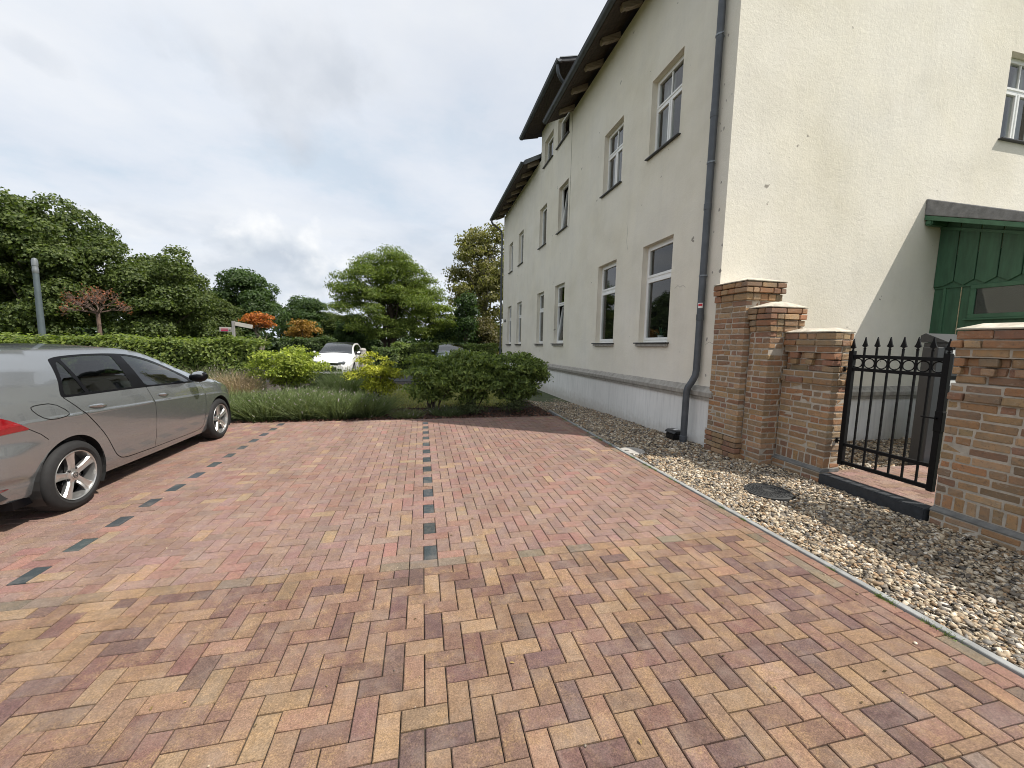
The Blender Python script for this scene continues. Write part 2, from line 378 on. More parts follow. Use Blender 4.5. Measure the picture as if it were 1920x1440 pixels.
class MB:
    def __init__(s): s.v = []; s.f = []
    def add(s, vs, fs):
        o = len(s.v); s.v += [tuple(v) for v in vs]; s.f += [tuple(i+o for i in f) for f in fs]; return s
    def box(s, x0, x1, y0, y1, z0, z1):
        return s.add([(x0, y0, z0), (x1, y0, z0), (x1, y1, z0), (x0, y1, z0), (x0, y0, z1), (x1, y0, z1), (x1, y1, z1), (x0, y1, z1)],
                     [(0, 3, 2, 1), (4, 5, 6, 7), (0, 1, 5, 4), (1, 2, 6, 5), (2, 3, 7, 6), (3, 0, 4, 7)])
    def quad(s, a, b, c, d): return s.add([a, b, c, d], [(0, 1, 2, 3)])
    def prism(s, poly, axis, a, b):
        n = len(poly)
        def P(p, t): return (t, p[0], p[1]) if axis == 0 else ((p[0], t, p[1]) if axis == 1 else (p[0], p[1], t))
        return s.add([P(p, a) for p in poly] + [P(p, b) for p in poly],
                     [tuple(range(n))[::-1], tuple(range(n, 2*n))] + [(i, (i+1) % n, n+(i+1) % n, n+i) for i in range(n)])
    def bar(s, p, q, w, h=None, up=(0, 0, 1)):
        p, q = Vector(p), Vector(q); d = (q-p).normalized(); u = Vector(up)
        if abs(d.dot(u)) > .95: u = Vector((1, 0, 0))
        a = d.cross(u).normalized(); b = a.cross(d).normalized(); h = h or w
        vs = [e + a*(sx*w/2) + b*(sy*h/2) for e in (p, q) for sx, sy in ((-1, -1), (1, -1), (1, 1), (-1, 1))]
        return s.add(vs, [(3, 2, 1, 0), (4, 5, 6, 7), (0, 1, 5, 4), (1, 2, 6, 5), (2, 3, 7, 6), (3, 0, 4, 7)])
    def tube(s, pts, r, n=8, cap=True):
        pts = [Vector(p) for p in pts]; k = len(pts); rs = [r]*k if isinstance(r, (int, float)) else list(r)
        vs = []; ref = None
        for i, p in enumerate(pts):
            d = (pts[min(i+1, k-1)] - pts[max(i-1, 0)]).normalized()
            if ref is None:
                ref = d.cross(Vector((.31, .83, .46))).normalized()
            a = (ref - d*ref.dot(d)).normalized(); b = d.cross(a); ref = a
            vs += [p + (a*math.cos(2*math.pi*j/n) + b*math.sin(2*math.pi*j/n))*rs[i] for j in range(n)]
        fs = [(i*n+j, i*n+(j+1) % n, (i+1)*n+(j+1) % n, (i+1)*n+j) for i in range(k-1) for j in range(n)]
        if cap: fs += [tuple(range(n))[::-1], tuple(range((k-1)*n, k*n))]
        return s.add(vs, fs)
    def lathe(s, prof, n=24, c=(0, 0, 0), axis=2, closed=False, cap=True):
        vs = []
        for r, t in prof:
            for j in range(n):
                a = 2*math.pi*j/n; ca, sa = r*math.cos(a), r*math.sin(a)
                v = (ca, sa, t) if axis == 2 else ((t, ca, sa) if axis == 0 else (ca, t, sa))
                vs.append((v[0]+c[0], v[1]+c[1], v[2]+c[2]))
        k = len(prof)
        fs = [(i*n+j, i*n+(j+1) % n, ((i+1) % k)*n+(j+1) % n, ((i+1) % k)*n+j) for i in range(k if closed else k-1) for j in range(n)]
        if not closed and cap: fs += [tuple(range(n))[::-1], tuple(range((k-1)*n, k*n))]
        return s.add(vs, fs)
    def mesh(s, name, smooth=None, bevel=0, house=False, segs=1):
        vs = [shear(v) for v in s.v] if house else s.v
        me = bpy.data.meshes.new(name); me.from_pydata(vs, [], s.f)
        bm = bmesh.new(); bm.from_mesh(me)
        bmesh.ops.recalc_face_normals(bm, faces=bm.faces)
        if bevel: bmesh.ops.bevel(bm, geom=[e for e in bm.edges if e.is_manifold and e.calc_face_angle(0) > .5], offset=bevel, segments=segs, affect='EDGES', clamp_overlap=True)
        bm.to_mesh(me); bm.free()
        if smooth is not None:
            me.shade_smooth(); me.set_sharp_from_angle(angle=math.radians(smooth))
        return me
    def build(s, name, mat, parent=None, smooth=None, bevel=0, house=False, segs=1, local=False):
        me = s.mesh(name, smooth, bevel, house, segs)
        me.materials.append(MATS[mat]); o = bpy.data.objects.new(name, me)
        if local: o['_local'] = 1
        return link(o, parent)

def npmesh(name, V, F, mat, cols=None, smooth=False, parent=None, local=False):
    V = np.ascontiguousarray(V, np.float32); F = np.ascontiguousarray(F, np.int32); M, k = F.shape
    me = bpy.data.meshes.new(name); me.vertices.add(len(V)); me.vertices.foreach_set('co', V.ravel())
    me.loops.add(M*k); me.loops.foreach_set('vertex_index', F.ravel())
    me.polygons.add(M); me.polygons.foreach_set('loop_start', np.arange(0, M*k, k, dtype=np.int32))
    me.polygons.foreach_set('use_smooth', np.full(M, smooth)); me.update(calc_edges=True)
    if cols is not None:
        at = me.attributes.new('Col', 'FLOAT_COLOR', 'POINT'); C = np.ones((len(V), 4), np.float32); C[:, :cols.shape[1]] = cols
        at.data.foreach_set('color', C.ravel())
    me.materials.append(MATS[mat]); o = bpy.data.objects.new(name, me)
    if local: o['_local'] = 1
    return link(o, parent)

def tag(o, label=None, cat=None, group=None, kind=None):
    if label: o['label'] = label
    if cat: o['category'] = cat
    if group: o['group'] = group
    if kind: o['kind'] = kind
    return o
def thing(name, label, cat, loc=(0, 0, 0), group=None, rz=0):
    o = bpy.data.objects.new(name, None); o.location = loc; o.rotation_euler = (0, 0, rz); o.empty_display_size = .1
    COL.objects.link(o); return tag(o, label, cat, group)
def project(x, y, z):
    d = Vector((x, y, z-CAM_H)); zc = d.dot(CF)
    return (960 + CAM_F*d.dot(CR)/zc, 720 - CAM_F*d.dot(CU)/zc, zc) if zc > .1 else (-9e9, -9e9, zc)
# ================================================================== ground
PX0, PX1, PY0, PY1 = -7.4, 2.9, -1.2, 8.115          # paved drive
KX = 2.905                                            # kerb
def ground_z(y): return -.075 if y < 8.2 else -.075 - .0135*(y-8.2)
# terrain: one sheet to the horizon
ys = [-300, -60, -10, 0, 8.2, 12, 20, 40, 80, 200, 700]; xs = [-600, -120, -40, -10, 0, 10, 40, 120, 600]
mb = MB()
mb.add([(x, y, max(ground_z(y), -1.1)-.09) for y in ys for x in xs],
       [(j*9+i, j*9+i+1, (j+1)*9+i+1, (j+1)*9+i) for j in range(len(ys)-1) for i in range(8)])
tag(mb.build('terrain', 'terrain_green'), 'dark grassy ground around the drive and garden', kind='structure')

# ---- paving: herringbone of 200 x 100 mm concrete bricks
CX, CY = .005, 2.815
rects = []                                            # x0,x1,y0,y1,zone
def clip_add(x0, x1, y0, y1, R, zone):
    a, b, c, d = max(x0, R[0]), min(x1, R[1]), max(y0, R[2]), min(y1, R[3])
    if b-a > .025 and d-c > .025: rects.append((a, b, c, d, zone))
def herring(R, ox, oy, mirror, zone, dark=()):
    i0, i1 = int((R[0]-ox)/.1)-3, int((R[1]-ox)/.1)+3
    j0, j1 = int((R[2]-oy)/.1)-5, int((R[3]-oy)/.1)+5
    for i in range(i0, i1):
        for j in range(j0, j1):
            ph = (j + i) % 4 if mirror else (j - i) % 4
            x, y = ox+i*.1, oy+j*.1
            if ph == 0: clip_add(x, x+.1, y, y+.2, R, 'dark' if i in dark else zone)
            if not mirror and ph == 3: clip_add(x, x+.2, y, y+.1, R, zone)
            if mirror and ph == 2: clip_add(x, x+.2, y, y+.1, R, zone)
COURSE0, COURSE1 = CY-.1, CY
herring((PX0, 2.805, COURSE1, PY1-.1), CX, CY, False, 'bay', (0, -26, -52))
def run_x(y0, y1, x0, x1, zone, off=0.0, step=.2):
    x = x0-off
    while x < x1:
        clip_add(x, x+step, y0, y1, (x0, x1, y0, y1), zone); x += step
def run_y(x0, x1, y0, y1, zone, off=0.0, step=.2):
    y = y0-off
    while y < y1:
        clip_add(x0, x1, y, y+step, (x0, x1, y0, y1), zone); y += step
run_x(PY1-.1, PY1, PX0, 2.805, 'bay', .03, .1)                # heads at the bed edge
run_y(2.805, PX1, COURSE0, PY1, 'edge', .07)
run_x(COURSE0, COURSE1, PX0, 2.805, 'course', .095)
SOL0, SOL1 = .775, .975
herring((PX0, 2.705, SOL1, COURSE0), CX, 1.623, True, 'front')
run_x(SOL0, SOL1, PX0, 2.705, 'soldier', .02, .1)
herring((PX0, 2.705, PY0, SOL0), CX, .2, True, 'front')
run_y(2.705, 2.805, PY0, COURSE0, 'edge2', .04); run_y(2.805, PX1, PY0, COURSE0, 'edge', .12)

PURPLE, RED, TAN, PINK, GREY = (.118, .073, .066), (.166, .102, .079), (.206, .131, .088), (.208, .136, .117), (.150, .118, .092)
def jit(c, a=.12):
    k = 1 + rnd.uniform(-a, a); return tuple(v*k*(1+rnd.uniform(-.05, .05)) for v in c)
def paver_colour(zone, x, y):
    r = rnd.random()
    if zone == 'dark': return (*jit((.040, .050, .056), .15), 0.0)
    if zone == 'front':
        if r < .17: return (*jit(PURPLE), .22)
        if r < .32: return (*jit((.145, .083, .069)), .35)
        if r < .60: return (*jit(RED), .5)
        if r < .93: return (*jit(TAN), .5)
        return (*jit((.232, .156, .102)), .6)
    if zone in ('course', 'soldier'):
        if r < .36: return (*jit(GREY, .2), .2)
        return (*jit((.205, .132, .092)), .5)
    if zone == 'edge2': return (*jit(GREY if r < .35 else RED, .2), .3)
    if zone == 'edge': return (*jit((.20, .112, .085) if r < .8 else GREY, .15), .3)
    if r < .05: return (*jit((.255, .18, .128)), .7)
    if r < .2: return (*jit((.22, .125, .105)), .2)
    return (*jit(PINK, .10), .32)
base = MB().box(PX0, KX, PY0, PY1, -.075, -.011).build('paving', 'joint_sand')
tag(base, 'red and tan herringbone brick paving of the parking bays', kind='structure')

items = []
for (a, b, c, d, zone) in rects:
    cx, cy = (a+b)/2, (c+d)/2
    px, py, zc = project(cx, cy, 0)
    inside = 0 < px < 1920 and 0 < py < 1440
    hidden = cx < -3.1 and 3.6 < cy < 7.7
    area = (b-a)*(d-c)/zc**3 if inside and not hidden else 0
    items.append((area, a, b, c, d, zone))
items.sort(key=lambda t: -t[0])
G = .0024; CH = .0042
def paver_verts(L, Wd):
    l, w = L/2, Wd/2
    out = []
    for ins, z in ((0, -.045), (0, -CH), (CH, 0)):
        out += [(-l+ins, -w+ins, z), (l-ins, -w+ins, z), (l-ins, w-ins, z), (-l+ins, w-ins, z)]
    return out
PF = [(0, 1, 5, 4), (1, 2, 6, 5), (2, 3, 7, 6), (3, 0, 4, 7), (4, 5, 9, 8), (5, 6, 10, 9), (6, 7, 11, 10), (7, 4, 8, 11), (8, 9, 10, 11)]
cache = {}
rV, rF, rC = [], [], []
pcount = 0
for area, a, b, c, d, zone in items:
    L, Wd = b-a-2*G, d-c-2*G
    col = paver_colour(zone, (a+b)/2, (c+d)/2); z = rnd.gauss(0, .0013); tx, ty = rnd.gauss(0, .006), rnd.gauss(0, .006)
    if pcount < 300 and area > 0:
        key = (round(L, 3), round(Wd, 3))
        if key not in cache:
            me = bpy.data.meshes.new('paver'); me.from_pydata(paver_verts(*key), [], PF); me.materials.append(MATS['paver_single']); cache[key] = me
        o = bpy.data.objects.new('paver', cache[key]); o['_local'] = 1; link(o, base)
        o.location = ((a+b)/2, (c+d)/2, z); o.rotation_euler = (tx, ty, rnd.gauss(0, .004)); o.color = col; pcount += 1
    else:
        k = len(rV)
        pv = np.array(paver_verts(L, Wd)); pv[:, 2] += z + pv[:, 0]*-ty + pv[:, 1]*tx; pv[:, 0] += (a+b)/2; pv[:, 1] += (c+d)/2
        rV.append(pv); rF.append(np.array(PF)+12*k); rC.append(np.tile(np.array(col), (12, 1)))
tag(npmesh('pavers_beyond', np.concatenate(rV), np.concatenate(rF), 'paver_mass', np.concatenate(rC), parent=base), kind='stuff')

# kerb strip between paving and gravel
mb = MB(); y = PY0
while y < 8.2:
    mb.box(KX, KX+.05, y+.0015, y+.9985, -.25, .012); y += 1.0
tag(mb.build('kerb', 'kerb_concrete', bevel=.004), 'thin grey concrete edging between paving and pebbles', kind='structure')
mb = MB().box(PX0, KX, PY1+.001, PY1+.05, -.25, -.012)
tag(mb.build('bed_edging', 'soil', bevel=.004), 'low edging between the paving and the planted bed', kind='structure')

# ---- gravel
def gravel_z(x, y):
    z = -.012 - np.maximum(0, y-5.6)*.036
    return z + .012*np.sin(x*5.1+y*2.3)*np.sin(y*3.7-x*1.9)
def grid_sheet(x0, x1, y0, y1, n, m, fz):
    X, Y = np.meshgrid(np.linspace(x0, x1, n), np.linspace(y0, y1, m)); Z = fz(X, Y)
    V = np.stack([X, Y, Z], -1).reshape(-1, 3)
    idx = np.arange(n*m).reshape(m, n)
    F = np.stack([idx[:-1, :-1], idx[:-1, 1:], idx[1:, 1:], idx[1:, :-1]], -1).reshape(-1, 4)
    return V, F
gx0 = KX+.05
V1, F1 = grid_sheet(gx0, 4.75, -1.2, 21.5, 12, 90, lambda x, y: gravel_z(x, y)-.02)
gbed = npmesh('gravel_bed', V1, F1, 'gravel_bed', smooth=True)
tag(gbed, 'strip of mixed pebbles along the house and brick wall', kind='structure')
V2, F2 = grid_sheet(4.95, 9.0, 3.77, 5.35, 20, 10, lambda x, y: x*0-.03)
g2 = npmesh('courtyard_gravel_bed', V2, F2, 'gravel_bed', smooth=True)
tag(g2, 'pebble bed behind the gate below the gable wall', kind='structure')

def pebble_template(nr, nl):
    vs = [(0, 0, -1)]
    for i in range(1, nr):
        t = -math.pi/2 + math.pi*i/nr
        vs += [(math.cos(t)*math.cos(2*math.pi*j/nl), math.cos(t)*math.sin(2*math.pi*j/nl), math.sin(t)) for j in range(nl)]
    vs.append((0, 0, 1)); n = len(vs)
    fs = [(0, 1+(j+1) % nl, 1+j) for j in range(nl)]
    for i in range(nr-2):
        o = 1+i*nl
        for j in range(nl):
            a, b, c, d = o+j, o+(j+1) % nl, o+nl+(j+1) % nl, o+nl+j
            fs += [(a, b, c), (a, c, d)]
    o = 1+(nr-2)*nl
    fs += [(n-1, o+j, o+(j+1) % nl) for j in range(nl)]
    return np.array(vs), np.array(fs)
PCOL = np.array([(.48, .41, .31), (.58, .52, .43), (.34, .275, .20), (.19, .165, .14), (.26, .185, .12), (.12, .11, .10), (.66, .62, .56), (.36, .25, .155), (.22, .21, .20), (.40, .335, .25)])
PW = np.array([.14, .10, .15, .15, .11, .11, .05, .06, .07, .06])
def scatter_pebbles(P, size, tmpl, squash=.62):
    n = len(P); T, F = tmpl; k = len(T)
    s = size*np.exp(rng.normal(0, .30, n)); asp = rng.uniform(.48, .9, n); th = rng.uniform(.34, .62, n)
    S = np.stack([s, s*asp, s*th], -1)
    L = T[None]*S[:, None]
    L = L*(1+.13*rng.normal(size=(n, k, 1)))
    a = rng.uniform(0, 2*np.pi, n); tl = rng.normal(0, .33, n); ta = rng.uniform(0, 2*np.pi, n)
    ca, sa = np.cos(a)[:, None], np.sin(a)[:, None]
    x, y, z = L[..., 0]*ca-L[..., 1]*sa, L[..., 0]*sa+L[..., 1]*ca, L[..., 2]
    z = z + (x*np.cos(ta)[:, None] + y*np.sin(ta)[:, None])*np.tan(tl)[:, None]
    V = np.stack([x, y, z], -1) + P[:, None]
    c = PCOL[rng.choice(len(PCOL), n, p=PW)]*np.array([.90, .865, .80])*(1+rng.normal(0, .14, (n, 1)))
    return V.reshape(-1, 3), (F[None]+k*np.arange(n)[:, None, None]).reshape(-1, 3), np.repeat(np.clip(c, .02, .85), k, 0)
def in_disc(P, c, r): return (P[:, 0]-c[0])**2+(P[:, 1]-c[1])**2 < r*r
MAN = ((3.765, 3.53), .245); DISC = ((3.10, 5.31), .20)
def pts(x0, x1, y0, y1, per):
    n = int((x1-x0)*(y1-y0)*per); P = np.stack([rng.uniform(x0, x1, n), rng.uniform(y0, y1, n), np.zeros(n)], -1)
    return P
near = pebble_template(4, 6); far = pebble_template(3, 5)
P = pts(gx0+.012, 4.68, .45, 4.6, 3900); P = P[~in_disc(P, *MAN)]; P = P[~in_disc(P, *DISC)]
P[:, 2] = gravel_z(P[:, 0], P[:, 1]) + rng.uniform(-.014, .010, len(P))
a = scatter_pebbles(P, .0152, near)
tag(npmesh('pebbles', a[0], a[1], 'pebbles', a[2], True), 'loose cream and grey pebbles in front of the brick wall', 'pebbles', kind='stuff')
P = pts(gx0+.012, 4.42, 4.6, 13.5, 1650); P = P[~in_disc(P, *DISC)]
P[:, 2] = gravel_z(P[:, 0], P[:, 1]) + rng.uniform(-.012, .010, len(P))
a = scatter_pebbles(P, .0205, far)
tag(npmesh('pebbles', a[0], a[1], 'pebbles', a[2], True), 'loose pebbles along the white plinth of the house', 'pebbles', kind='stuff')
P = pts(4.98, 8.7, 3.78, 5.3, 1400); P[:, 2] = -.012 + rng.uniform(-.012, .012, len(P))
a = scatter_pebbles(P, .0205, far)
tag(npmesh('pebbles', a[0], a[1], 'pebbles', a[2], True), 'loose pebbles behind the gate below the gable', 'pebbles', kind='stuff')
# a few strays and crumbs on the paving
P = pts(-2.5, 2.8, 1.0, 6.5, 5.5); P[:, 2] = .002
a = scatter_pebbles(P, .0042, far)
P2 = np.stack([rng.uniform(2.62, 2.9, 26), rng.uniform(1.1, 7.5, 26), np.full(26, .004)], -1); b = scatter_pebbles(P2, .0085, near)
a = (np.concatenate([a[0], b[0]]), np.concatenate([a[1], b[1]+len(a[0])]), np.concatenate([a[2], b[2]]))
tag(npmesh('grit', a[0], a[1], 'pebbles', a[2]*1.1, True), 'tiny crumbs of grit lying on the brick paving', 'grit', kind='stuff')

# manhole covers in the pebbles
def cover(loc, r, mat, label, rings):
    t = thing('manhole_cover', label, 'manhole cover', loc)
    prof = [(.0, -.03), (r, -.03), (r, .004), (r-.012, .010), (.001, .010)]
    MB().lathe(prof[1:4], 40, loc).build('disc', mat, t, smooth=30)
    mb = MB()
    for k in rings: mb.lathe([(k-.006, .0095), (k-.004, .016), (k+.004, .016), (k+.006, .0095)], 40, loc, cap=False)
    if rings:
        for i in range(24):
            an = 2*math.pi*i/24; mb.bar((loc[0]+.06*math.cos(an), loc[1]+.06*math.sin(an), loc[2]+.012), (loc[0]+(r-.03)*math.cos(an), loc[1]+(r-.03)*math.sin(an), loc[2]+.012), .008, .008)
        mb.build('rib_pattern', mat, t)
    else:
        MB().box(loc[0]-.12, loc[0]-.06, loc[1]-.012, loc[1]+.012, loc[2]+.010, loc[2]+.016).build('lifting_slot', 'hub_dark', t)
        MB().lathe([(r-.05, .0095), (r-.045, .0135), (r-.035, .0135), (r-.03, .0095)], 40, loc, cap=False).build('rim_groove', mat, t)
    return t
cover((*MAN[0], -.004), .235, 'cast_iron', 'round black ribbed manhole cover sunk in the pebbles', [.05, .09, .13, .17, .21])
cover((*DISC[0], -.010), .19, 'disc_concrete', 'small pale concrete shaft lid beside the paving edge', [])
# ================================================================== brick wall, pillars, gate
BRICKS = {}
def brick_mesh(lx, ly, lz, var):
    key = (round(lx*200), round(ly*200), round(lz*200), var)
    if key in BRICKS: return BRICKS[key]
    mb = MB().box(-lx/2, lx/2, -ly/2, ly/2, -lz/2, lz/2)
    me = mb.mesh('brick', bevel=min(.007, lx*.2, ly*.2, lz*.2))
    r = random.Random(hash(key) & 0xffff)
    for v in me.vertices:
        v.co += Vector((r.gauss(0, .0024), r.gauss(0, .0024), r.gauss(0, .0020)))
    me.materials.append(MATS['old_brick']); BRICKS[key] = me
    return me
BPAL = [(.255, .160, .082), (.29, .198, .110), (.235, .125, .070), (.185, .098, .066), (.265, .185, .115), (.17, .125, .086), (.30, .215, .135), (.22, .165, .105), (.265, .14, .074), (.185, .112, .080), (.245, .172, .098), (.215, .145, .088)]
def brick(parent, x0, x1, y0, y1, z0, z1, name='brick'):
    me = brick_mesh(x1-x0, y1-y0, z1-z0, rnd.randrange(3))
    o = bpy.data.objects.new(name, me); link(o, parent)
    o.location = Vector(((x0+x1)/2, (y0+y1)/2, (z0+z1)/2)) + o.location
    o.rotation_euler = (rnd.gauss(0, .006), rnd.gauss(0, .006), rnd.gauss(0, .006))
    o.location += Vector((rnd.gauss(0, .0018), rnd.gauss(0, .0018), 0))
    o.color = (*jit(rnd.choice(BPAL), .16), 1)
    return o
J = .0125
def split(a, b, first=None, lens=(.245, .118)):
    """cut a run into stretchers and headers"""
    out = []; p = a; nxt = first
    while b-p > .03:
        l = nxt if nxt else rnd.choice((lens[0], lens[0], lens[1]) if lens[0] > .2 else lens); nxt = None
        if b-p-l < .055: l = b-p
        if l > .27: l = (b-p)/2
        if b-p-l > .09: l += rnd.uniform(-.014, .014)
        out.append((p, p+l)); p += l
    return out
def course(t, x0, x1, y0, y1, z, h, par, end_face=True, near_end=True):
    """one course of a wall whose visible faces are -X and, at y0, -Y"""
    D = .105
    ya = y0 if (par or not end_face) else y0+D
    for a, b in split(ya, y1, .245 if par else .118):
        brick(t, x0, x0+D, a+J/2 if a > y0 else a, b-J/2, z+J/2, z+h-J/2)
    if end_face:
        xa = x0+D if par else x0
        for a, b in split(xa, x1, .118 if par else .245):
            brick(t, a+J/2 if a > x0 else a, b-J/2, y0, y0+D, z+J/2, z+h-J/2)
def courses(t, x0, x1, y0, y1, z0, z1, end_face=True):
    n = max(1, round((z1-z0)/.077)); h = (z1-z0)/n
    for i in range(n): course(t, x0, x1, y0, y1, z0+i*h, h, i % 2 == 0, end_face)
def core(t, x0, x1, y0, y1, z0, z1, e=.0045):
    MB().box(x0+e, x1-e, y0+e, y1-e, z0, z1).build('mortar', 'mortar', t)
def hip_cap(t, x0, x1, y0, y1, z0, z1, ins=.16, lip=.012):
    ix, iy = min(ins, (x1-x0)*.36), min(ins, (y1-y0)*.36)
    mb = MB(); vs = [(x0, y0, z0), (x1, y0, z0), (x1, y1, z0), (x0, y1, z0)]
    vs += [(a, b, z0+lip) for a, b, _ in vs]
    vs += [(x0+ix, y0+iy, z1), (x1-ix, y0+iy, z1), (x1-ix, y1-iy, z1), (x0+ix, y1-iy, z1)]
    fs = [(3, 2, 1, 0), (8, 9, 10, 11)]
    for k in (0, 4):
        fs += [(k+i, k+(i+1) % 4, k+4+(i+1) % 4, k+4+i) for i in range(4)]
    mb.add(vs, fs).build('coping', 'cap_concrete', t, bevel=.008, segs=2, smooth=35)

# tall pillar at the house corner
p1 = thing('brick_pillar', 'tallest brick gate pillar with pale coping against the house corner', 'pillar', (4.64, 4.99, 0), 'brick wall and its pillars')
core(p1, 4.36, 4.92, 4.70, 5.29, -.3, 2.49)
courses(p1, 4.325, 4.95, 4.665, 5.29, -.09, .30)
courses(p1, 4.36, 4.92, 4.70, 5.29, .30, 2.235)
courses(p1, 4.33, 4.94, 4.67, 5.29, 2.235, 2.335); courses(p1, 4.30, 4.96, 4.64, 5.29, 2.335, 2.49)
hip_cap(p1, 4.295, 4.965, 4.635, 5.292, 2.492, 2.575, .24)
MB().box(4.33, 4.36, 4.667, 5.29, .305, .318).build('mortar_fillet', 'mortar', p1)
# second pillar
p2 = thing('brick_pillar', 'middle brick pillar, lower than its neighbour at the house corner', 'pillar', (4.70, 4.53, 0), 'brick wall and its pillars')
core(p2, 4.455, 4.95, 4.365, 4.69, -.3, 2.11)
courses(p2, 4.455, 4.95, 4.365, 4.69, -.09, 1.80)
courses(p2, 4.435, 4.96, 4.345, 4.69, 1.80, 1.875)
courses(p2, 4.42, 4.98, 4.335, 4.69, 1.875, 1.96); courses(p2, 4.405, 4.99, 4.32, 4.72, 1.96, 2.115)
hip_cap(p2, 4.40, 4.995, 4.315, 4.70, 2.117, 2.20, .2)

def wall_panel(label, y0, y1, end_face, far_end):
    t = thing('brick_wall', label, 'wall', (4.84, (y0+y1)/2, 0), 'brick wall and its pillars')
    B, PR, PL, X1 = 4.70, 4.668, 4.662, 4.955
    core(t, PL, X1, y0, y1, -.3, .105); courses(t, PL, X1+.01, y0, y1, -.09, .105, end_face)
    mb = MB().prism([(PL-.004, .107), (X1, .107), (X1, .150), (B+.004, .150), (PL-.004, .122)], 1, y0-.003 if end_face else y0, y1-.002)
    mb.build('ledge', 'ledge_slate', t, bevel=.003)
    core(t, B, X1, y0, y1, .150, 1.31)
    # soldier course
    y = y0
    while y < y1-.03:
        w = min(.082, y1-y)
        if w > .03: brick(t, B, B+.1, y+(J/2 if y > y0 else 0), y+w-J/2, .150+J/2, .285-J/2)
        y += .082
    if end_face:
        for a, b in split(B+.1, X1, .118):
            for zz in (.150, .2175): brick(t, a+J/2, b-J/2, y0, y0+.1, zz+J/2, zz+.0675-J/2)
    courses(t, B, X1, y0, y1, .285, 1.155, end_face)
    courses(t, PR, X1+.02, y0-.02 if end_face else y0, y1, 1.155, 1.232, end_face)
    # dentil band: recessed field with stepped teeth
    core(t, B+.062, X1, y0+.09, y1, 1.232, 1.545)
    core(t, B, X1, y0, y1, 1.545, 1.78)
    courses(t, B, X1, y0, y1, 1.232, 1.309, end_face)
    zs = (1.309, 1.386, 1.462, 1.545)
    pitch = .212
    for r in range(3):
        z0, z1 = zs[r], zs[r+1]
        # field bricks set back
        for a, b in split(y0+.11, y1): brick(t, B+.055, B+.135, a+J/2, b-J/2, z0+J/2, z1-J/2)
        w = (.075, .085, .122)[r]
        k = 0; y = y0
        while y < y1-.04:
            ww = .14 if k == 0 and r < 2 else (.165 if k == 0 else w)
            c = y0 if k == 0 else y0+.165+.09+(k-1)*pitch+(.122-w)/2
            if c+ww > y1: ww = y1-c
            if ww > .04 and r > 0 or k == 0: brick(t, B, B+.11, c, c+ww-.002, z0+J/2, z1-J/2)
            k += 1; y = y0+.165+.09+(k-1)*pitch
        if end_face:
            for a, b in split(B+.11, X1, .118): brick(t, a+J/2, b-J/2, y0, y0+.1, z0+J/2, z1-J/2)
    courses(t, B, X1, y0, y1, 1.545, 1.625, end_face)
    courses(t, PR, X1+.02, y0-.02 if end_face else y0, y1+(.02 if far_end else 0), 1.625, 1.70, end_face)
    courses(t, PR+.018, X1+.01, y0-.008 if end_face else y0, y1, 1.70, 1.785, end_face)
    ya, yb = (y0-.014 if end_face else y0, y1+(.004 if far_end else -.002))
    hip_cap(t, PR+.012, X1+.02, ya, yb, 1.787, 1.845, .12)
    return t
wall_panel('short brick wall panel between the middle pillar and the iron gate', 3.69, 4.355, True, False)
wall_panel('long near brick wall with dentil band cut by the picture edge', .6, 2.625, False, True)

# black stone step
st = MB().box(4.63, 4.80, 2.640, 3.672, -.12, .105)
tag(st.build('gate_step', 'basalt_step', bevel=.008, segs=2), 'long black stone step in front of the iron gate', 'step')
# garden path behind
path = MB().box(4.81, 8.9, 2.635, 3.755, -.12, .085).build('path', 'joint_sand')
tag(path, 'narrow brick path behind the iron gate', kind='structure')
me_p = bpy.data.meshes.new('paver'); me_p.from_pydata(paver_verts(.196, .096), [], PF); me_p.materials.append(MATS['paver_single'])
me_q = bpy.data.meshes.new('paver'); me_q.from_pydata(paver_verts(.096, .096), [], PF); me_q.materials.append(MATS['paver_single'])
for r in range(11):
    y = 2.655+r*.1+.05; x = 4.82 + (.1 if r % 2 else 0)
    if r % 2:
        o = bpy.data.objects.new('paver', me_q); o['_local'] = 1; link(o, path); o.location = (4.87, y, .100); o.color = (*jit(PINK), .3)
    k = 0
    while x < 7.9:
        o = bpy.data.objects.new('paver', me_p); o['_local'] = 1; link(o, path); o.location = (x+.1, y, .100+rnd.gauss(0, .001)); o.color = (*jit(PINK if rnd.random() < .8 else RED), .3); x += .2; k += 1

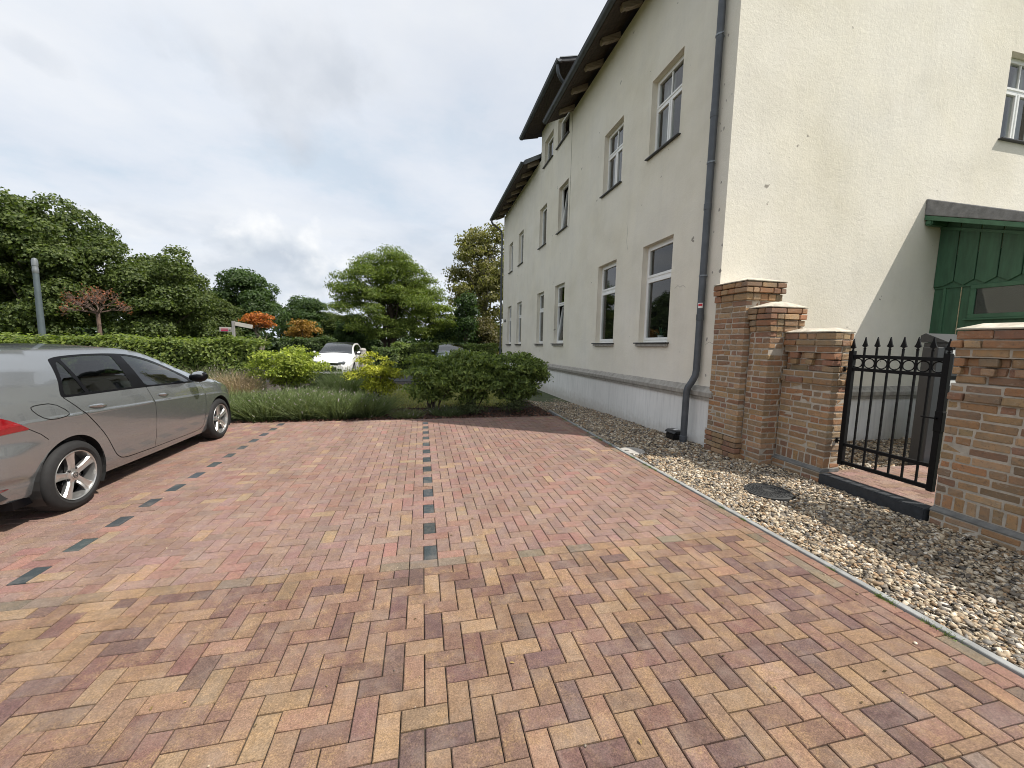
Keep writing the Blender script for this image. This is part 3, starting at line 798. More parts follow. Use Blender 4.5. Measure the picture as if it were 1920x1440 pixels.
# ---- wrought iron gate
GX = 4.865
gt = thing('iron_gate', 'black wrought iron gate with spear points and a row of rings', 'gate', (GX, 3.18, .2))
ya, yb, zb, ztop = 2.752, 3.612, .245, 1.575
for y in (ya, yb): MB().box(GX-.025, GX+.025, y-.025, y+.025, zb-.02, ztop).build('post', 'iron_black', gt, bevel=.002)
for z, h in ((1.515, .036), (1.365, .036), (.475, .036), (.258, .042)):
    MB().box(GX-.017, GX+.017, ya+.025, yb-.025, z-h/2, z+h/2).build('rail', 'iron_black', gt, bevel=.002)
nb = 7; pitch = (yb-ya)/nb
def spear(name, y, z):
    mb = MB()
    mb.lathe([(.008, 0), (.013, .004), (.013, .014), (.009, .018)], 10, (GX, y, z))
    w = [(0, .0), (.010, .012), (.030, .022), (.024, .034), (.016, .056), (.009, .085), (.0015, .122)]
    for (a, za), (b, zb_) in zip(w[:-1], w[1:]):
        pass
    vs = []
    for a, zz in w:
        vs += [(GX-.007, y-a, z+.016+zz), (GX+.007, y-a, z+.016+zz), (GX+.007, y+a, z+.016+zz), (GX-.007, y+a, z+.016+zz)]
    fs = [(i*4+j, i*4+(j+1) % 4, (i+1)*4+(j+1) % 4, (i+1)*4+j) for i in range(len(w)-1) for j in range(4)] + [(3, 2, 1, 0), tuple(range(len(vs)-4, len(vs)))]
    mb.add(vs, fs)
    return mb.build('spear_point', 'iron_black', gt)
for i in range(1, nb):
    y = ya+i*pitch
    MB().box(GX-.008, GX+.008, y-.008, y+.008, .258, 1.60).build('bar', 'iron_black', gt)
    spear('spear_point', y, 1.595)
for y in (ya, yb): spear('spear_point', y, ztop)
for i in range(nb):
    y = ya+(i+.5)*pitch; R = .052
    ring = MB().tube([(GX, y+R*math.cos(a), 1.44+R*math.sin(a)) for a in np.linspace(0, 2*math.pi, 25)], .0065, 6, False)
    ring.build('ring', 'iron_black', gt, smooth=60)
for z in (1.36, .50):
    MB().bar((GX, yb+.025, z), (GX, yb+.10, z), .016).bar((GX, yb+.07, z-.03), (GX, yb+.07, z+.03), .02).build('hinge', 'iron_black', gt)
MB().box(GX-.03, GX+.03, ya-.032, ya+.03, .82, 1.02).build('lock_case', 'iron_black', gt, bevel=.004)
MB().bar((GX-.05, ya+.01, .95), (GX-.05, ya+.12, .95), .014).bar((GX-.05, ya+.01, .95), (GX, ya+.01, .95), .014).build('handle', 'iron_black', gt)

# ---- letterbox column behind the gate
lb = thing('letterbox_column', 'dark grey letterbox column with white name labels behind the gate', 'letterbox', (6.85, 3.95, .02))
MB().box(6.62, 6.74, 3.86, 4.03, -.03, 1.64).build('post', 'letterbox_grey', lb, bevel=.005)
MB().box(6.78, 7.3, 3.87, 4.12, .93, 1.70).build('cabinet', 'letterbox_grey', lb, bevel=.006)
MB().prism([(3.83, 1.705), (4.15, 1.705), (4.15, 1.80), (4.10, 1.83)], 0, 6.76, 7.32).build('hood', 'letterbox_grey', lb)
for z in (1.575, 1.165): MB().box(6.90, 7.04, 3.864, 3.869, z-.035, z+.035).build('name_label', 'letterbox_label', lb)
for z in (1.64, 1.24): MB().box(6.82, 7.26, 3.862, 3.868, z-.02, z+.02).build('letter_flap', 'car_trim', lb)
# pale wooden box behind it
wb = thing('wooden_planter', 'low pale wooden plank box behind the letterbox', 'planter', (8.1, 4.5, 0))
for i in range(4): MB().box(7.80, 8.45, 4.40, 4.43, .40+i*.11, .40+i*.11+.104).build('plank', 'pale_wood', wb, bevel=.003)
MB().box(7.81, 8.44, 4.431, 4.62, -.03, .84).build('frame', 'pale_wood', wb)
# ================================================================== the house
FX, GY, HX1, HY1 = 4.42, 5.30, 14.4, 22.05
RIDGE_X = (FX+HX1)/2; SL = .476; EAVE = 8.55
house = thing('apartment_house', 'long cream plastered two storey house with white plinth and dark eaves', 'house', (9.4, 13.6, 0))
H = dict(parent=house, house=True)
win0 = [(6.55, 7.56), (8.70, 9.68), (12.15, 13.08), (14.34, 15.22), (17.74, 18.66), (19.86, 20.74)]
win1 = [(6.57, 7.54), (8.67, 9.62), (12.10, 13.0), (14.27, 15.15), (17.66, 18.53), (19.75, 20.58)]
holes = [(a, b, 1.665, 3.60) for a, b in win0] + [(a, b, 5.30, 6.73) for a, b in win1]
dorm = [(12.2, 13.28, 8.10, 8.96), (13.75, 14.74, 8.10, 8.98)]
RD = .17
def holed(mb, a0, a1, z0, z1, hs, P):
    As = sorted({a0, a1, *[h[0] for h in hs], *[h[1] for h in hs]}); Zs = sorted({z0, z1, *[h[2] for h in hs], *[h[3] for h in hs]})
    As = [a for a in As if a0 <= a <= a1]; Zs = [z for z in Zs if z0 <= z <= z1]
    for i in range(len(As)-1):
        for j in range(len(Zs)-1):
            ca, cz = (As[i]+As[i+1])/2, (Zs[j]+Zs[j+1])/2
            if any(h[0] < ca < h[1] and h[2] < cz < h[3] for h in hs): continue
            mb.quad(P(As[i], Zs[j]), P(As[i+1], Zs[j]), P(As[i+1], Zs[j+1]), P(As[i], Zs[j+1]))
fac = MB(); holed(fac, GY, HY1, .94, EAVE, [h for h in holes] + [(d[0], d[1], d[2], EAVE) for d in dorm], lambda y, z: (FX, y, z))
holed(fac, 11.95, 15.15, EAVE, 9.55, [(d[0], d[1], EAVE, d[3]) for d in dorm], lambda y, z: (FX, y, z))
gw = (9.87, 10.85, 5.30, 6.72)
holed(fac, FX, HX1, .94, EAVE, [gw], lambda x, z: (x, GY, z))
fac.add([(FX, GY, EAVE), (HX1, GY, EAVE), (RIDGE_X, GY, EAVE+SL*(RIDGE_X-FX))], [(0, 1, 2)])
fac.add([(FX, HY1, EAVE), (HX1, HY1, EAVE), (RIDGE_X, HY1, EAVE+SL*(RIDGE_X-FX))], [(0, 1, 2)])
fac.quad((FX, HY1, .94), (HX1, HY1, .94), (HX1, HY1, EAVE), (FX, HY1, EAVE)).quad((HX1, GY, .94), (HX1, HY1, .94), (HX1, HY1, EAVE), (HX1, GY, EAVE))
rv = fac
for (a, b, c, d) in holes + dorm:
    for q in (((FX, a, c), (FX, a, d), (FX+RD, a, d), (FX+RD, a, c)), ((FX, b, c), (FX, b, d), (FX+RD, b, d), (FX+RD, b, c)),
              ((FX, a, d), (FX, b, d), (FX+RD, b, d), (FX+RD, a, d)), ((FX, a, c), (FX, b, c), (FX+RD, b, c), (FX+RD, a, c))): rv.quad(*q)
a, b, c, d = gw
for q in (((a, GY, c), (a, GY, d), (a, GY+RD, d), (a, GY+RD, c)), ((b, GY, c), (b, GY, d), (b, GY+RD, d), (b, GY+RD, c)),
          ((a, GY, d), (b, GY, d), (b, GY+RD, d), (a, GY+RD, d)), ((a, GY, c), (b, GY, c), (b, GY+RD, c), (a, GY+RD, c))): rv.quad(*q)
fac.build('wall', 'cream_plaster', **H)
# joint where the middle part of the house begins
MB().tube([(FX-.001, 11.93, 8.5), (FX-.001, 11.94, 7.6), (FX-.001, 11.93, 6.8), (FX-.001, 11.945, 5.2)], .006, 5).build('wall_joint', 'soffit_wood', **H)
# plinth, cornice
MB().box(FX-.015, HX1+.01, GY-.015, HY1+.01, -1.2, .735).build('plinth', 'white_plinth', **H)
prof = [(.0, .73), (.045, .735), (.055, .79), (.085, .80), (.095, .865), (.06, .895), (.035, .935), (.0, .955)]
mb = MB(); n = len(prof)
rings = [[(FX-o, HY1+o, z) for o, z in prof], [(FX-o, GY-o, z) for o, z in prof], [(HX1+o, GY-o, z) for o, z in prof]]
for r in range(2):
    mb.add(rings[r]+rings[r+1], [(i, i+1, n+i+1, n+i) for i in range(n-1)])
mb.build('cornice', 'stone_trim', **H)

# ---- windows
def window(y0, y1, z0, z1, style, tilt=False, gable=False, curtain=True):
    """frame set back in the reveal; the facade looks to -X, the gable to -Y"""
    if gable:
        Q = lambda u, v, z: (u, GY+v, z)
    else:
        Q = lambda u, v, z: (FX+v, u, z)
    def qb(mb, u0, u1, v0, v1, za, zb):
        a, b = Q(u0, v0, za), Q(u1, v1, zb); mb.box(min(a[0], b[0]), max(a[0], b[0]), min(a[1], b[1]), max(a[1], b[1]), za, zb)
    loc = Q((y0+y1)/2, RD, z0)
    w = bpy.data.objects.new('window', None); w.empty_display_size = .1; COL.objects.link(w); w.parent = house
    w.location = Vector(loc) - house.location
    K = dict(parent=w, house=True)
    f = MB(); A, B = .115, .175; t = .055
    qb(f, y0, y0+t, A, B, z0, z1); qb(f, y1-t, y1, A, B, z0, z1); qb(f, y0+t, y1-t, A, B, z1-t, z1); qb(f, y0+t, y1-t, A, B, z0, z0+t)
    f.build('frame', 'white_frame', bevel=.004, **K)
    def sash(ua, ub, za, zb, s=.05, lean=0.0, sub=None):
        m = MB(); a2, b2 = A-.012, B-.012
        qb(m, ua, ua+s, a2, b2, za, zb); qb(m, ub-s, ub, a2, b2, za, zb); qb(m, ua+s, ub-s, a2, b2, zb-s, zb); qb(m, ua+s, ub-s, a2, b2, za, za+s)
        if sub: qb(m, (ua+ub)/2-.014, (ua+ub)/2+.014, a2+.01, b2-.01, za+s, zb-s)
        p = MB(); g = (a2+b2)/2
        p.quad(Q(ua+s, g, za+s), Q(ub-s, g, za+s), Q(ub-s, g, zb-s), Q(ua+s, g, zb-s))
        if lean:
            for M_ in (m, p): M_.v = [(v[0]+(v[2]-za)*lean, v[1], v[2]) for v in M_.v]
        m.build('sash', 'white_frame', bevel=.004, **K); p.build('pane', 'window_glass', **K)
    i = t-.008
    if style == 'transom':
        zt = z0+(z1-z0)*.66
        m = MB(); qb(m, y0+t, y1-t, A, B, zt-.03, zt+.03); m.build('transom', 'white_frame', bevel=.004, **K)
        sash(y0+i, y1-i, zt+.025, z1-i); sash(y0+i, y1-i, z0+i, zt-.025, lean=.13 if tilt else 0)
    elif style == 'cross':
        zt = z0+(z1-z0)*.62; ym = (y0+y1)/2
        m = MB(); qb(m, y0+t, y1-t, A, B, zt-.025, zt+.025); qb(m, ym-.03, ym+.03, A, B, z0+t, zt-.025); m.build('transom', 'white_frame', bevel=.004, **K)
        sash(y0+i, y1-i, zt+.02, z1-i, .04, sub=True); sash(y0+i, ym-.015, z0+i, zt-.02, .04); sash(ym+.015, y1-i, z0+i, zt-.02, .04)
    else:
        sash(y0+i, y1-i, z0+i, z1-i, lean=.12 if tilt else 0)
    r = MB(); v0, v1 = B+.01, B+1.6
    qb(r, y0-.3, y1+.3, v0, v1, z0-.3, z1+.12)
    r.f = [fc for k, fc in enumerate(r.f) if k != (2 if gable else 5)]
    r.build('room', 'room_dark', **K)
    if curtain:
        cu = MB(); N_ = 26
        for (ua, ub) in ((y0+.02, y0+(y1-y0)*.40), (y1-(y1-y0)*.36, y1-.02)):
            pts_ = [(ua+(ub-ua)*k/N_, B+.10+.02*math.sin(k*1.9)+.008*math.sin(k*.7)) for k in range(N_+1)]
            for k in range(N_):
                cu.quad(Q(*pts_[k], z0+.03), Q(*pts_[k+1], z0+.03), Q(*pts_[k+1], z1-.03), Q(*pts_[k], z1-.03))
        cu.build('curtain', 'curtain', smooth=80, **K)
    s = MB()
    if style == 'transom':
        qb(s, y0-.06, y1+.06, -.085, A, z0-.028, z0-.004); s.build('sill', 'metal_sill', bevel=.003, **K)
        s2 = MB(); qb(s2, y0-.04, y1+.04, -.06, -.001, z0-.085, z0-.029); s2.build('sill_moulding', 'stone_trim', bevel=.012, segs=2, **K)
    else:
        qb(s, y0-.045, y1+.045, -.065, A, z0-.024, z0-.002); s.build('sill', 'metal_sill', bevel=.003, **K)
    return w
for k, (a, b) in enumerate(win0): window(a, b, 1.665, 3.60, 'transom', tilt=(k == 2), curtain=k in (3, 4, 5))
for k, (a, b) in enumerate(win1): window(a, b, 5.30, 6.73, 'cross' if k < 2 else 'single', tilt=(k == 2), curtain=k in (0, 1, 3))
for a, b, c, d in dorm: window(a, b, c, d, 'single', curtain=False)
window(*gw, 'cross', gable=True)
# flower pot standing on the nearest ground floor window board
pot = MB().lathe([(.045, 0), (.065, .11), (.06, .11), (.05, .02)], 16, (FX+.30, 7.22, 1.70))
pt = thing('flower_pot', 'small pale pot on the sill inside the nearest ground floor window', 'pot', (FX+.30, 7.22, 1.68))
pot.build('pot', 'sticker_white', pt, smooth=40, house=True)
v_, f_ = [], []
lm = MB()
for k in range(22):
    a, e = rnd.uniform(0, 6.28), rnd.uniform(.3, 1.4); L_ = rnd.uniform(.08, .2)
    p = Vector((FX+.30, 7.22, 1.80)); q = p + Vector((math.cos(a)*math.cos(e), math.sin(a)*math.cos(e), math.sin(e)))*L_
    lm.bar(p, q, .018, .003)
lm.build('plant', 'green_trim', pt, house=True)

# ---- roofs
def roof_part(name, y0, y1, x_in, ye0, ye1, z_out=8.36, sl=SL, x_out=3.80):
    """slab over [y0,y1], its eave strip in front of the wall over [ye0,ye1]"""
    zo = lambda x: z_out+.075+(x-x_out)*sl
    m = MB()
    m.prism([(x_out, zo(x_out)), (FX, zo(FX)), (FX, zo(FX)+.11), (x_out, zo(x_out)+.09)], 1, ye0, ye1)
    m.prism([(FX+.001, zo(FX)), (x_in, zo(x_in)), (x_in, zo(x_in)+.12), (FX+.001, zo(FX)+.11)], 1, y0, y1)
    r = m.build(name, 'roof_tile', **H)
    K = dict(parent=r, house=True)
    s = MB(); x = x_out+.012
    while x < FX-.04:                                    # boarded soffit
        s.prism([(x, zo(x)-.020), (x+.095, zo(x+.095)-.020), (x+.095, zo(x+.095)-.002), (x, zo(x)-.002)], 1, ye0+.01, ye1-.01); x += .1
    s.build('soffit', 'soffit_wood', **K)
    g = MB(); N_ = 10; gx, gz, R = x_out-.055, zo(x_out)+.045, .078
    arc = [(gx+R*math.cos(t), gz+R*math.sin(t)) for t in np.linspace(math.pi, 2*math.pi, N_)]
    arc2 = [(gx+(R-.006)*math.cos(t), gz+(R-.006)*math.sin(t)) for t in np.linspace(2*math.pi, math.pi, N_)]
    g.prism(arc+arc2, 1, ye0-.02, ye1+.02)
    g.tube([(gx-R, ye0-.02, gz), (gx-R, ye1+.02, gz)], .011, 6)
    for ye in (ye0-.02, ye1+.014): g.prism(arc, 1, ye, ye+.006)
    y = ye0+.9
    while y < ye1:
        g.prism([(gx+(R+.006)*math.cos(t), gz+(R+.006)*math.sin(t)) for t in np.linspace(math.pi, 2*math.pi, N_)] + arc[::-1], 1, y, y+.035); y += 1.9
    g.build('gutter', 'zinc', smooth=40, **K)
    MB().prism([(x_out-.012, zo(x_out)-.035), (x_out+.010, zo(x_out)-.035), (x_out+.010, zo(x_out)+.1), (x_out-.012, zo(x_out)+.1)], 1, ye0, ye1).build('fascia', 'soffit_wood', **K)
    return r, zo
def rafters(r, zo, yys, x_tip=3.98):
    for y in yys:
        a, b = x_tip, FX+.02
        d = .022
        m = MB().prism([(a, zo(a)-d), (b, zo(b)-d), (b, zo(b)-d-.135), (a+.16, zo(a+.16)-d-.135), (a+.10, zo(a+.1)-d-.115), (a+.03, zo(a)-d-.115), (a, zo(a)-d-.07)], 1, y-.058, y+.058)
        m.build('rafter', 'rafter_wood', parent=r, house=True, bevel=.006)
r1, z1f = roof_part('roof', 5.05, 11.95, RIDGE_X, 5.05, 12.52)
rafters(r1, z1f, [5.35, 6.28, 7.22, 8.16, 9.10, 9.98, 10.92, 11.9])
r2, z2f = roof_part('roof', 15.15, 22.4, RIDGE_X, 15.32, 22.4)
rafters(r2, z2f, [15.55, 16.5, 17.45, 18.4, 19.35, 20.3, 21.25, 22.1])
MB().prism([(3.80, z2f(3.8)-.04), (FX, z2f(FX)-.04), (FX, z2f(FX)+.115), (3.80, z2f(3.8)+.115)], 1, 15.29, 15.318).build('verge_flashing', 'zinc_light', parent=r2, house=True)
m = MB()
m.prism([(RIDGE_X, z1f(RIDGE_X)), (HX1+.6, z1f(2*RIDGE_X-HX1-.6)), (HX1+.6, z1f(2*RIDGE_X-HX1-.6)+.12), (RIDGE_X, z1f(RIDGE_X)+.12)], 1, 5.05, 22.4)
m.build('roof', 'roof_tile', **H)
r3, z3f = roof_part('dormer_roof', 11.55, 15.70, 8.8, 11.40, 15.75, z_out=9.42, sl=.22, x_out=3.82)
MB().prism([(3.78, z3f(3.78)+.09), (FX+.6, z3f(FX+.6)+.112), (FX+.6, z3f(FX+.6)+.135), (3.78, z3f(3.78)+.112)], 1, 11.38, 11.75).build('edge_flashing', 'zinc_light', parent=r3, house=True)
for y in (11.955, 15.12):
    MB().prism([(FX+.02, EAVE-.1), (8.2, EAVE-.1), (8.2, z3f(8.2)), (FX+.02, z3f(FX))], 1, y, y+.028).build('dormer_cheek', 'slate', **H)
MB().tube([(3.77, 11.52, 9.47), (3.77, 11.52, 9.36), (3.80, 11.54, 9.25), (3.90, 11.60, 9.16), (4.04, 11.68, 9.11), (4.2, 11.75, 9.05), (4.3, 11.8, 8.85)], .045, 10).build('spout', 'zinc', parent=r3, house=True, smooth=50)

# ---- downpipes
def pipe(pts_, r, name='downpipe'):
    return MB().tube(pts_, r, 14).build(name, 'zinc', smooth=50, **H)
dp = pipe([(3.745, 5.28, 8.42), (3.745, 5.28, 8.30), (3.79, 5.31, 8.18), (3.95, 5.42, 8.05), (4.22, 5.55, 7.85), (4.335, 5.59, 7.72), (4.345, 5.595, 7.5), (4.345, 5.60, 1.20), (4.335, 5.605, 1.11), (4.30, 5.63, 1.01), (4.262, 5.665, .92), (4.25, 5.68, .84), (4.25, 5.68, -.10)], .053)
for z in (6.9, 5.1, 3.75, 2.05): MB().lathe([(.052, z-.05), (.058, z-.045), (.058, z+.045), (.052, z+.05)], 16, (4.345, 5.60, 0)).build('collar', 'zinc', parent=dp, house=True, smooth=40)
cp = MB(); cp.lathe([(.052, .02), (.062, .03), (.062, .10), (.052, .11)], 16, (4.25, 5.68, 0)).lathe([(.052, -.1), (.066, -.1), (.066, -.02), (.052, .0)], 16, (4.25, 5.68, 0))
cp.build('shoe', 'zinc', parent=dp, house=True, smooth=40)
cl = MB()
for z in (6.2, 4.4, 2.7): cl.lathe([(.054, z-.012), (.060, z-.012), (.060, z+.012), (.054, z+.012)], 16, (4.345, 5.60, 0)).bar((4.38, 5.60, z), (FX+.02, 5.60, z), .02).bar((4.345, 5.52, z), (4.345, 5.56, z), .018)
cl.build('pipe_clamp', 'zinc_light', parent=dp, house=True)
def patch(z0, z1, a0, a1, r, mat, nm):
    m = MB(); A_ = [math.radians(a) for a in np.linspace(a0, a1, 9)]
    m.add([(4.345+r*math.cos(a), 5.60+r*math.sin(a), z) for z in (z0, z1) for a in A_], [(i, i+1, 9+i+1, 9+i) for i in range(8)])
    m.build(nm, mat, parent=dp, house=True, smooth=60)
patch(2.195, 2.275, 185, 262, .0538, 'sticker_white', 'sticker'); patch(2.225, 2.262, 190, 256, .0544, 'sticker_red', 'sticker_print')
pipe([(3.745, 22.2, 8.42), (3.745, 22.2, 8.30), (3.8, 22.2, 8.2), (4.1, 22.18, 8.0), (4.28, 22.17, 7.85), (4.33, 22.16, 7.6), (4.33, 22.16, .2)], .05)
npl = MB().box(FX-.02, FX-.004, 21.15, 21.55, 2.86, 2.98); npl.build('name_plate', 'black_plastic', **H)
txt = MB()
for k in range(9): txt.box(FX-.0225, FX-.0205, 21.19+k*.036, 21.19+k*.036+.02, 2.90, 2.94)
txt.build('plate_print', 'sticker_white', **H)
# chipped plaster near the corner, hairline cracks
for k in range(16):
    y, z, r0 = rnd.uniform(5.33, 5.52), rnd.uniform(1.1, 6.8), rnd.uniform(.008, .022)
    if k > 11: y = rnd.uniform(5.305, 5.33); r0 *= 1.5; z = rnd.uniform(2.3, 3.4)
    m = MB(); nn = 9; m.add([(FX-.0016, y+r0*rnd.uniform(.5, 1.2)*math.cos(6.283*i/nn), z+1.5*r0*rnd.uniform(.5, 1.2)*math.sin(6.283*i/nn)) for i in range(nn)], [tuple(range(nn))])
    m.build('plaster_chip', 'stone_trim', **H)
for pts_ in ([(6.42, 2.62), (6.33, 2.66), (6.27, 2.62), (6.2, 2.65), (6.12, 2.60)], [(5.52, 1.62), (5.44, 1.66), (5.36, 1.63)], [(8.3, 4.3), (8.24, 4.1), (8.27, 3.9), (8.2, 3.7)]):
    MB().tube([(FX, a, b) for a, b in pts_], .0032, 5).build('hairline_crack', 'stone_trim', **H)
# black bait box by the downpipe
bx = thing('bait_box', 'small black plastic bait box on pebbles beside the grey downpipe', 'box', (4.28, 5.98, -.01))
MB().box(4.18, 4.39, 5.83, 6.08, -.03, .085).build('tray', 'black_plastic', bx, bevel=.018, segs=2, smooth=40)
MB().prism([(4.17, .086), (4.395, .086), (4.385, .115), (4.34, .135), (4.22, .135), (4.18, .112)], 1, 5.82, 6.09).build('lid', 'black_plastic', bx, bevel=.006, smooth=40)
MB().box(4.26, 4.33, 5.93, 6.0, .1352, .1365).build('label', 'sticker_white', bx)

# ================================================================== green porch on the gable
PX = 8.76
pc = thing('porch', 'dark green timber porch with scalloped boards on the gable wall', 'porch', (9.9, 4.2, 0))
topz = lambda y: 3.70 - .33*(5.30-y)
MB().box(PX+.05, PX+.12, 3.12, 5.298, .05, 3.0).build('side_wall', 'green_paint', pc)
MB().box(PX+.05, 11.3, 3.05, 3.12, .05, 2.9).build('front_wall', 'green_paint', pc)
y = 5.295; k = 0
while y > 3.15:
    w = .262; a, b = y-w, y
    poly = [(a+.006, topz(a)), (a+.006, 2.765), ((a+b)/2, 2.685), (b-.006, 2.765), (b-.006, topz(b))]
    if k == 0: poly = [(a+.006, topz(a)), (a+.006, 2.765), ((a+b)/2, 2.70), (b, 2.69), (b, topz(b))]
    MB().prism(poly, 0, PX, PX+.026).build('board', 'green_paint', pc, bevel=.005)
    MB().prism([(a+.006, topz(a)+.004), (b-.006, topz(b)+.004), (b-.006, topz(b)+.15), (a+.006, topz(a)+.15)], 0, PX+.014, PX+.034).build('board', 'green_paint', pc, bevel=.004)
    y -= w; k += 1
MB().box(PX+.028, PX+.05, 3.12, 5.298, 2.66, 3.2).build('board_backing', 'green_paint', pc)
MB().prism([(3.1, topz(3.1)-.02), (5.296, topz(5.296)-.02), (5.296, topz(5.296)+.03), (3.1, topz(3.1)+.03)], 0, PX-.012, PX-.0005).build('ledger', 'green_trim', pc, bevel=.003)
for y, w in ((5.15, .02), (4.93, .004)):
    MB().box(PX+.032, PX+.05, y-w, y+w, .1, 2.70).build('moulding', 'green_trim' if w > .015 else 'pale_wood', pc, bevel=.003)
wz0, wz1, wy0, wy1 = 2.20, 2.605, 3.35, 4.735
f = MB()
for a in ((wy0-.07, wy1+.07, wz1, wz1+.07), (wy0-.07, wy1+.07, wz0-.07, wz0), (wy0-.07, wy0, wz0, wz1), (wy1, wy1+.07, wz0, wz1)): f.box(PX+.01, PX+.048, *a)
f.box(PX-.02, PX+.05, wy0-.1, wy1+.1, wz0-.10, wz0-.0705)
f.build('window_frame', 'green_trim', pc, bevel=.006)
MB().box(PX+.030, PX+.036, wy0, wy1, wz0, wz1).build('pane', 'window_glass', pc)
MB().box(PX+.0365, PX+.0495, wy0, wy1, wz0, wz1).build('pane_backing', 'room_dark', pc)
# lean-to roof with felted verge
VX = 8.35
mb = MB().prism([(5.298, 3.885), (5.298, 4.15), (3.0, 3.06), (3.0, 3.03)], 0, VX, 11.6)
mb.build('roof', 'roof_felt', pc, bevel=.01)
MB().prism([(5.296, 3.878), (3.0, 3.022), (3.0, 2.95), (5.16, 3.755), (5.296, 3.80)], 0, VX+.004, VX+.034).build('verge_board', 'green_trim', pc, bevel=.004)
MB().prism([(5.296, 3.876), (3.0, 3.02), (3.0, 3.0), (5.296, 3.852)], 0, VX+.035, PX+.05).build('soffit', 'green_trim', pc)
MB().box(VX+.02, PX-.014, 5.19, 5.296, 3.70, 3.80).build('purlin', 'green_trim', pc, bevel=.02, segs=2)
MB().box(PX+.3, PX+1.3, 3.02, 3.049, .12, 2.2).build('door', 'green_trim', pc, bevel=.01)
# ================================================================== cars
def smooth_keys(keys):
    """dense Catmull-Rom through (u, value) keys"""
    k = np.array(keys, float); x, y = k[:, 0], k[:, 1]
    m = np.gradient(y, x)
    for i in range(len(x)-1):                              # keep it monotone between keys
        d = (y[i+1]-y[i])/(x[i+1]-x[i])
        if abs(d) < 1e-9: m[i] = m[i+1] = 0
        else:
            for q in (i, i+1):
                r = m[q]/d
                if r < 0: m[q] = 0
                elif r > 3: m[q] = 3*d
    def f(u):
        u = np.clip(u, x[0], x[-1]); i = np.clip(np.searchsorted(x, u, side='right')-1, 0, len(x)-2)
        h = x[i+1]-x[i]; t = (u-x[i])/h
        return (2*t**3-3*t**2+1)*y[i] + (t**3-2*t**2+t)*h*m[i] + (-2*t**3+3*t**2)*y[i+1] + (t**3-t**2)*h*m[i+1]
    return f
RA, FA, WZ, WR = .79, 3.45, .314, .314                      # axles (from rear bumper), wheel centre, radius
TOP = smooth_keys([(0, .98), (.04, 1.06), (.10, 1.18), (.18, 1.33), (.26, 1.40), (.49, 1.438), (.83, 1.45), (1.41, 1.452), (1.80, 1.438), (2.10, 1.392), (2.42, 1.296), (2.72, 1.178), (3.0, 1.065), (3.2, .988), (3.45, .935), (3.85, .845), (4.10, .74), (4.26, .60)])
BELT = smooth_keys([(0, .93), (.3, 1.02), (.75, 1.03), (1.7, 1.01), (2.4, .975), (2.9, .945), (3.2, .915), (3.45, .875), (3.85, .79), (4.1, .68), (4.26, .55)])
CREASE = smooth_keys([(0, .84), (.4, .875), (1.19, .852), (1.58, .832), (2.29, .80), (3.13, .745), (3.6, .70), (4.26, .50)])
BOT = smooth_keys([(0, .30), (.2, .27), (.6, .23), (1.2, .20), (3.0, .185), (3.7, .20), (4.26, .25)])
PLAN = smooth_keys([(0, .70), (.03, .79), (.09, .865), (.2, .925), (.36, .965), (.6, .992), (.9, 1.0), (3.2, 1.0), (3.6, .985), (3.9, .93), (4.1, .83), (4.2, .72), (4.26, .58)])
TOPW = smooth_keys([(0, .56), (.18, .585), (.5, .61), (1.4, .635), (2.1, .63), (2.7, .665), (3.05, .72), (3.3, .765), (3.8, .76), (4.26, .72)])
def section(u):
    b, c, t, e = float(BOT(u)), float(CREASE(u)), float(BELT(u)), float(TOP(u))
    p = float(PLAN(u)); tw = float(TOPW(u))
    g = max(e-t, .01)
    zs = np.array([b, b+.035, b+.12, .5*(b+c), c-.016, c, c+.010, .5*(c+t)+.01, t, t+g*.3, t+g*.62, t+g*.86, e])
    bw = .852
    ws = np.array([.815, .842, .864, .884, .8965, .899, .8885, .872, bw, bw-(bw-tw)*.24, bw-(bw-tw)*.55, bw-(bw-tw)*.82, tw])
    zs = np.maximum.accumulate(zs + np.arange(13)*1e-5)
    ws = ws*p
    return zs, ws
U_GRID = np.concatenate([np.linspace(0, .5, 40), np.linspace(.52, 3.6, 150), np.linspace(3.62, 4.26, 40)])
_tab = [section(u) for u in U_GRID]
_Z = np.linspace(.1, 1.5, 281)
_S = np.array([np.interp(_Z, zs, ws) for zs, ws in _tab])
_sm = lambda a, b, x: np.clip((x-a)/(b-a), 0, 1)**2*(3-2*np.clip((x-a)/(b-a), 0, 1))
_S += .026*(1-_sm(.15, .62, U_GRID))[:, None]*(_sm(.40, .46, _Z)*(1-_sm(.64, .73, _Z)))[None]*(_S > .3)   # bumper shelf
def S(u, z):
    """half width of the body at (u, z)"""
    fu = np.interp(u, U_GRID, np.arange(len(U_GRID))); fz = np.clip((np.asarray(z)-.1)/1.4*280, 0, 279.999)
    i = np.clip(fu.astype(int), 0, len(U_GRID)-2); j = fz.astype(int); a, b = fu-i, fz-j
    return (1-a)*((1-b)*_S[i, j]+b*_S[i, j+1]) + a*((1-b)*_S[i+1, j]+b*_S[i+1, j+1])
def normal_at(u, z):
    e = .005
    du = (S(u+e, z)-S(u-e, z))/(2*e); dz = (S(u, z+e)-S(u, z-e))/(2*e)
    n = np.stack([np.ones_like(du), -du, -dz], -1); return n/np.linalg.norm(n, axis=1)[:, None]
def inside(poly, P):
    poly = np.asarray(poly); x, y = P[:, 0], P[:, 1]; r = np.zeros(len(P), bool); j = len(poly)-1
    for i in range(len(poly)):
        xi, yi, xj, yj = *poly[i], *poly[j]
        c = ((yi > y) != (yj > y))
        with np.errstate(divide='ignore', invalid='ignore'): c &= x < (xj-xi)*(y-yi)/(yj-yi+1e-12)+xi
        r ^= c; j = i
    return r
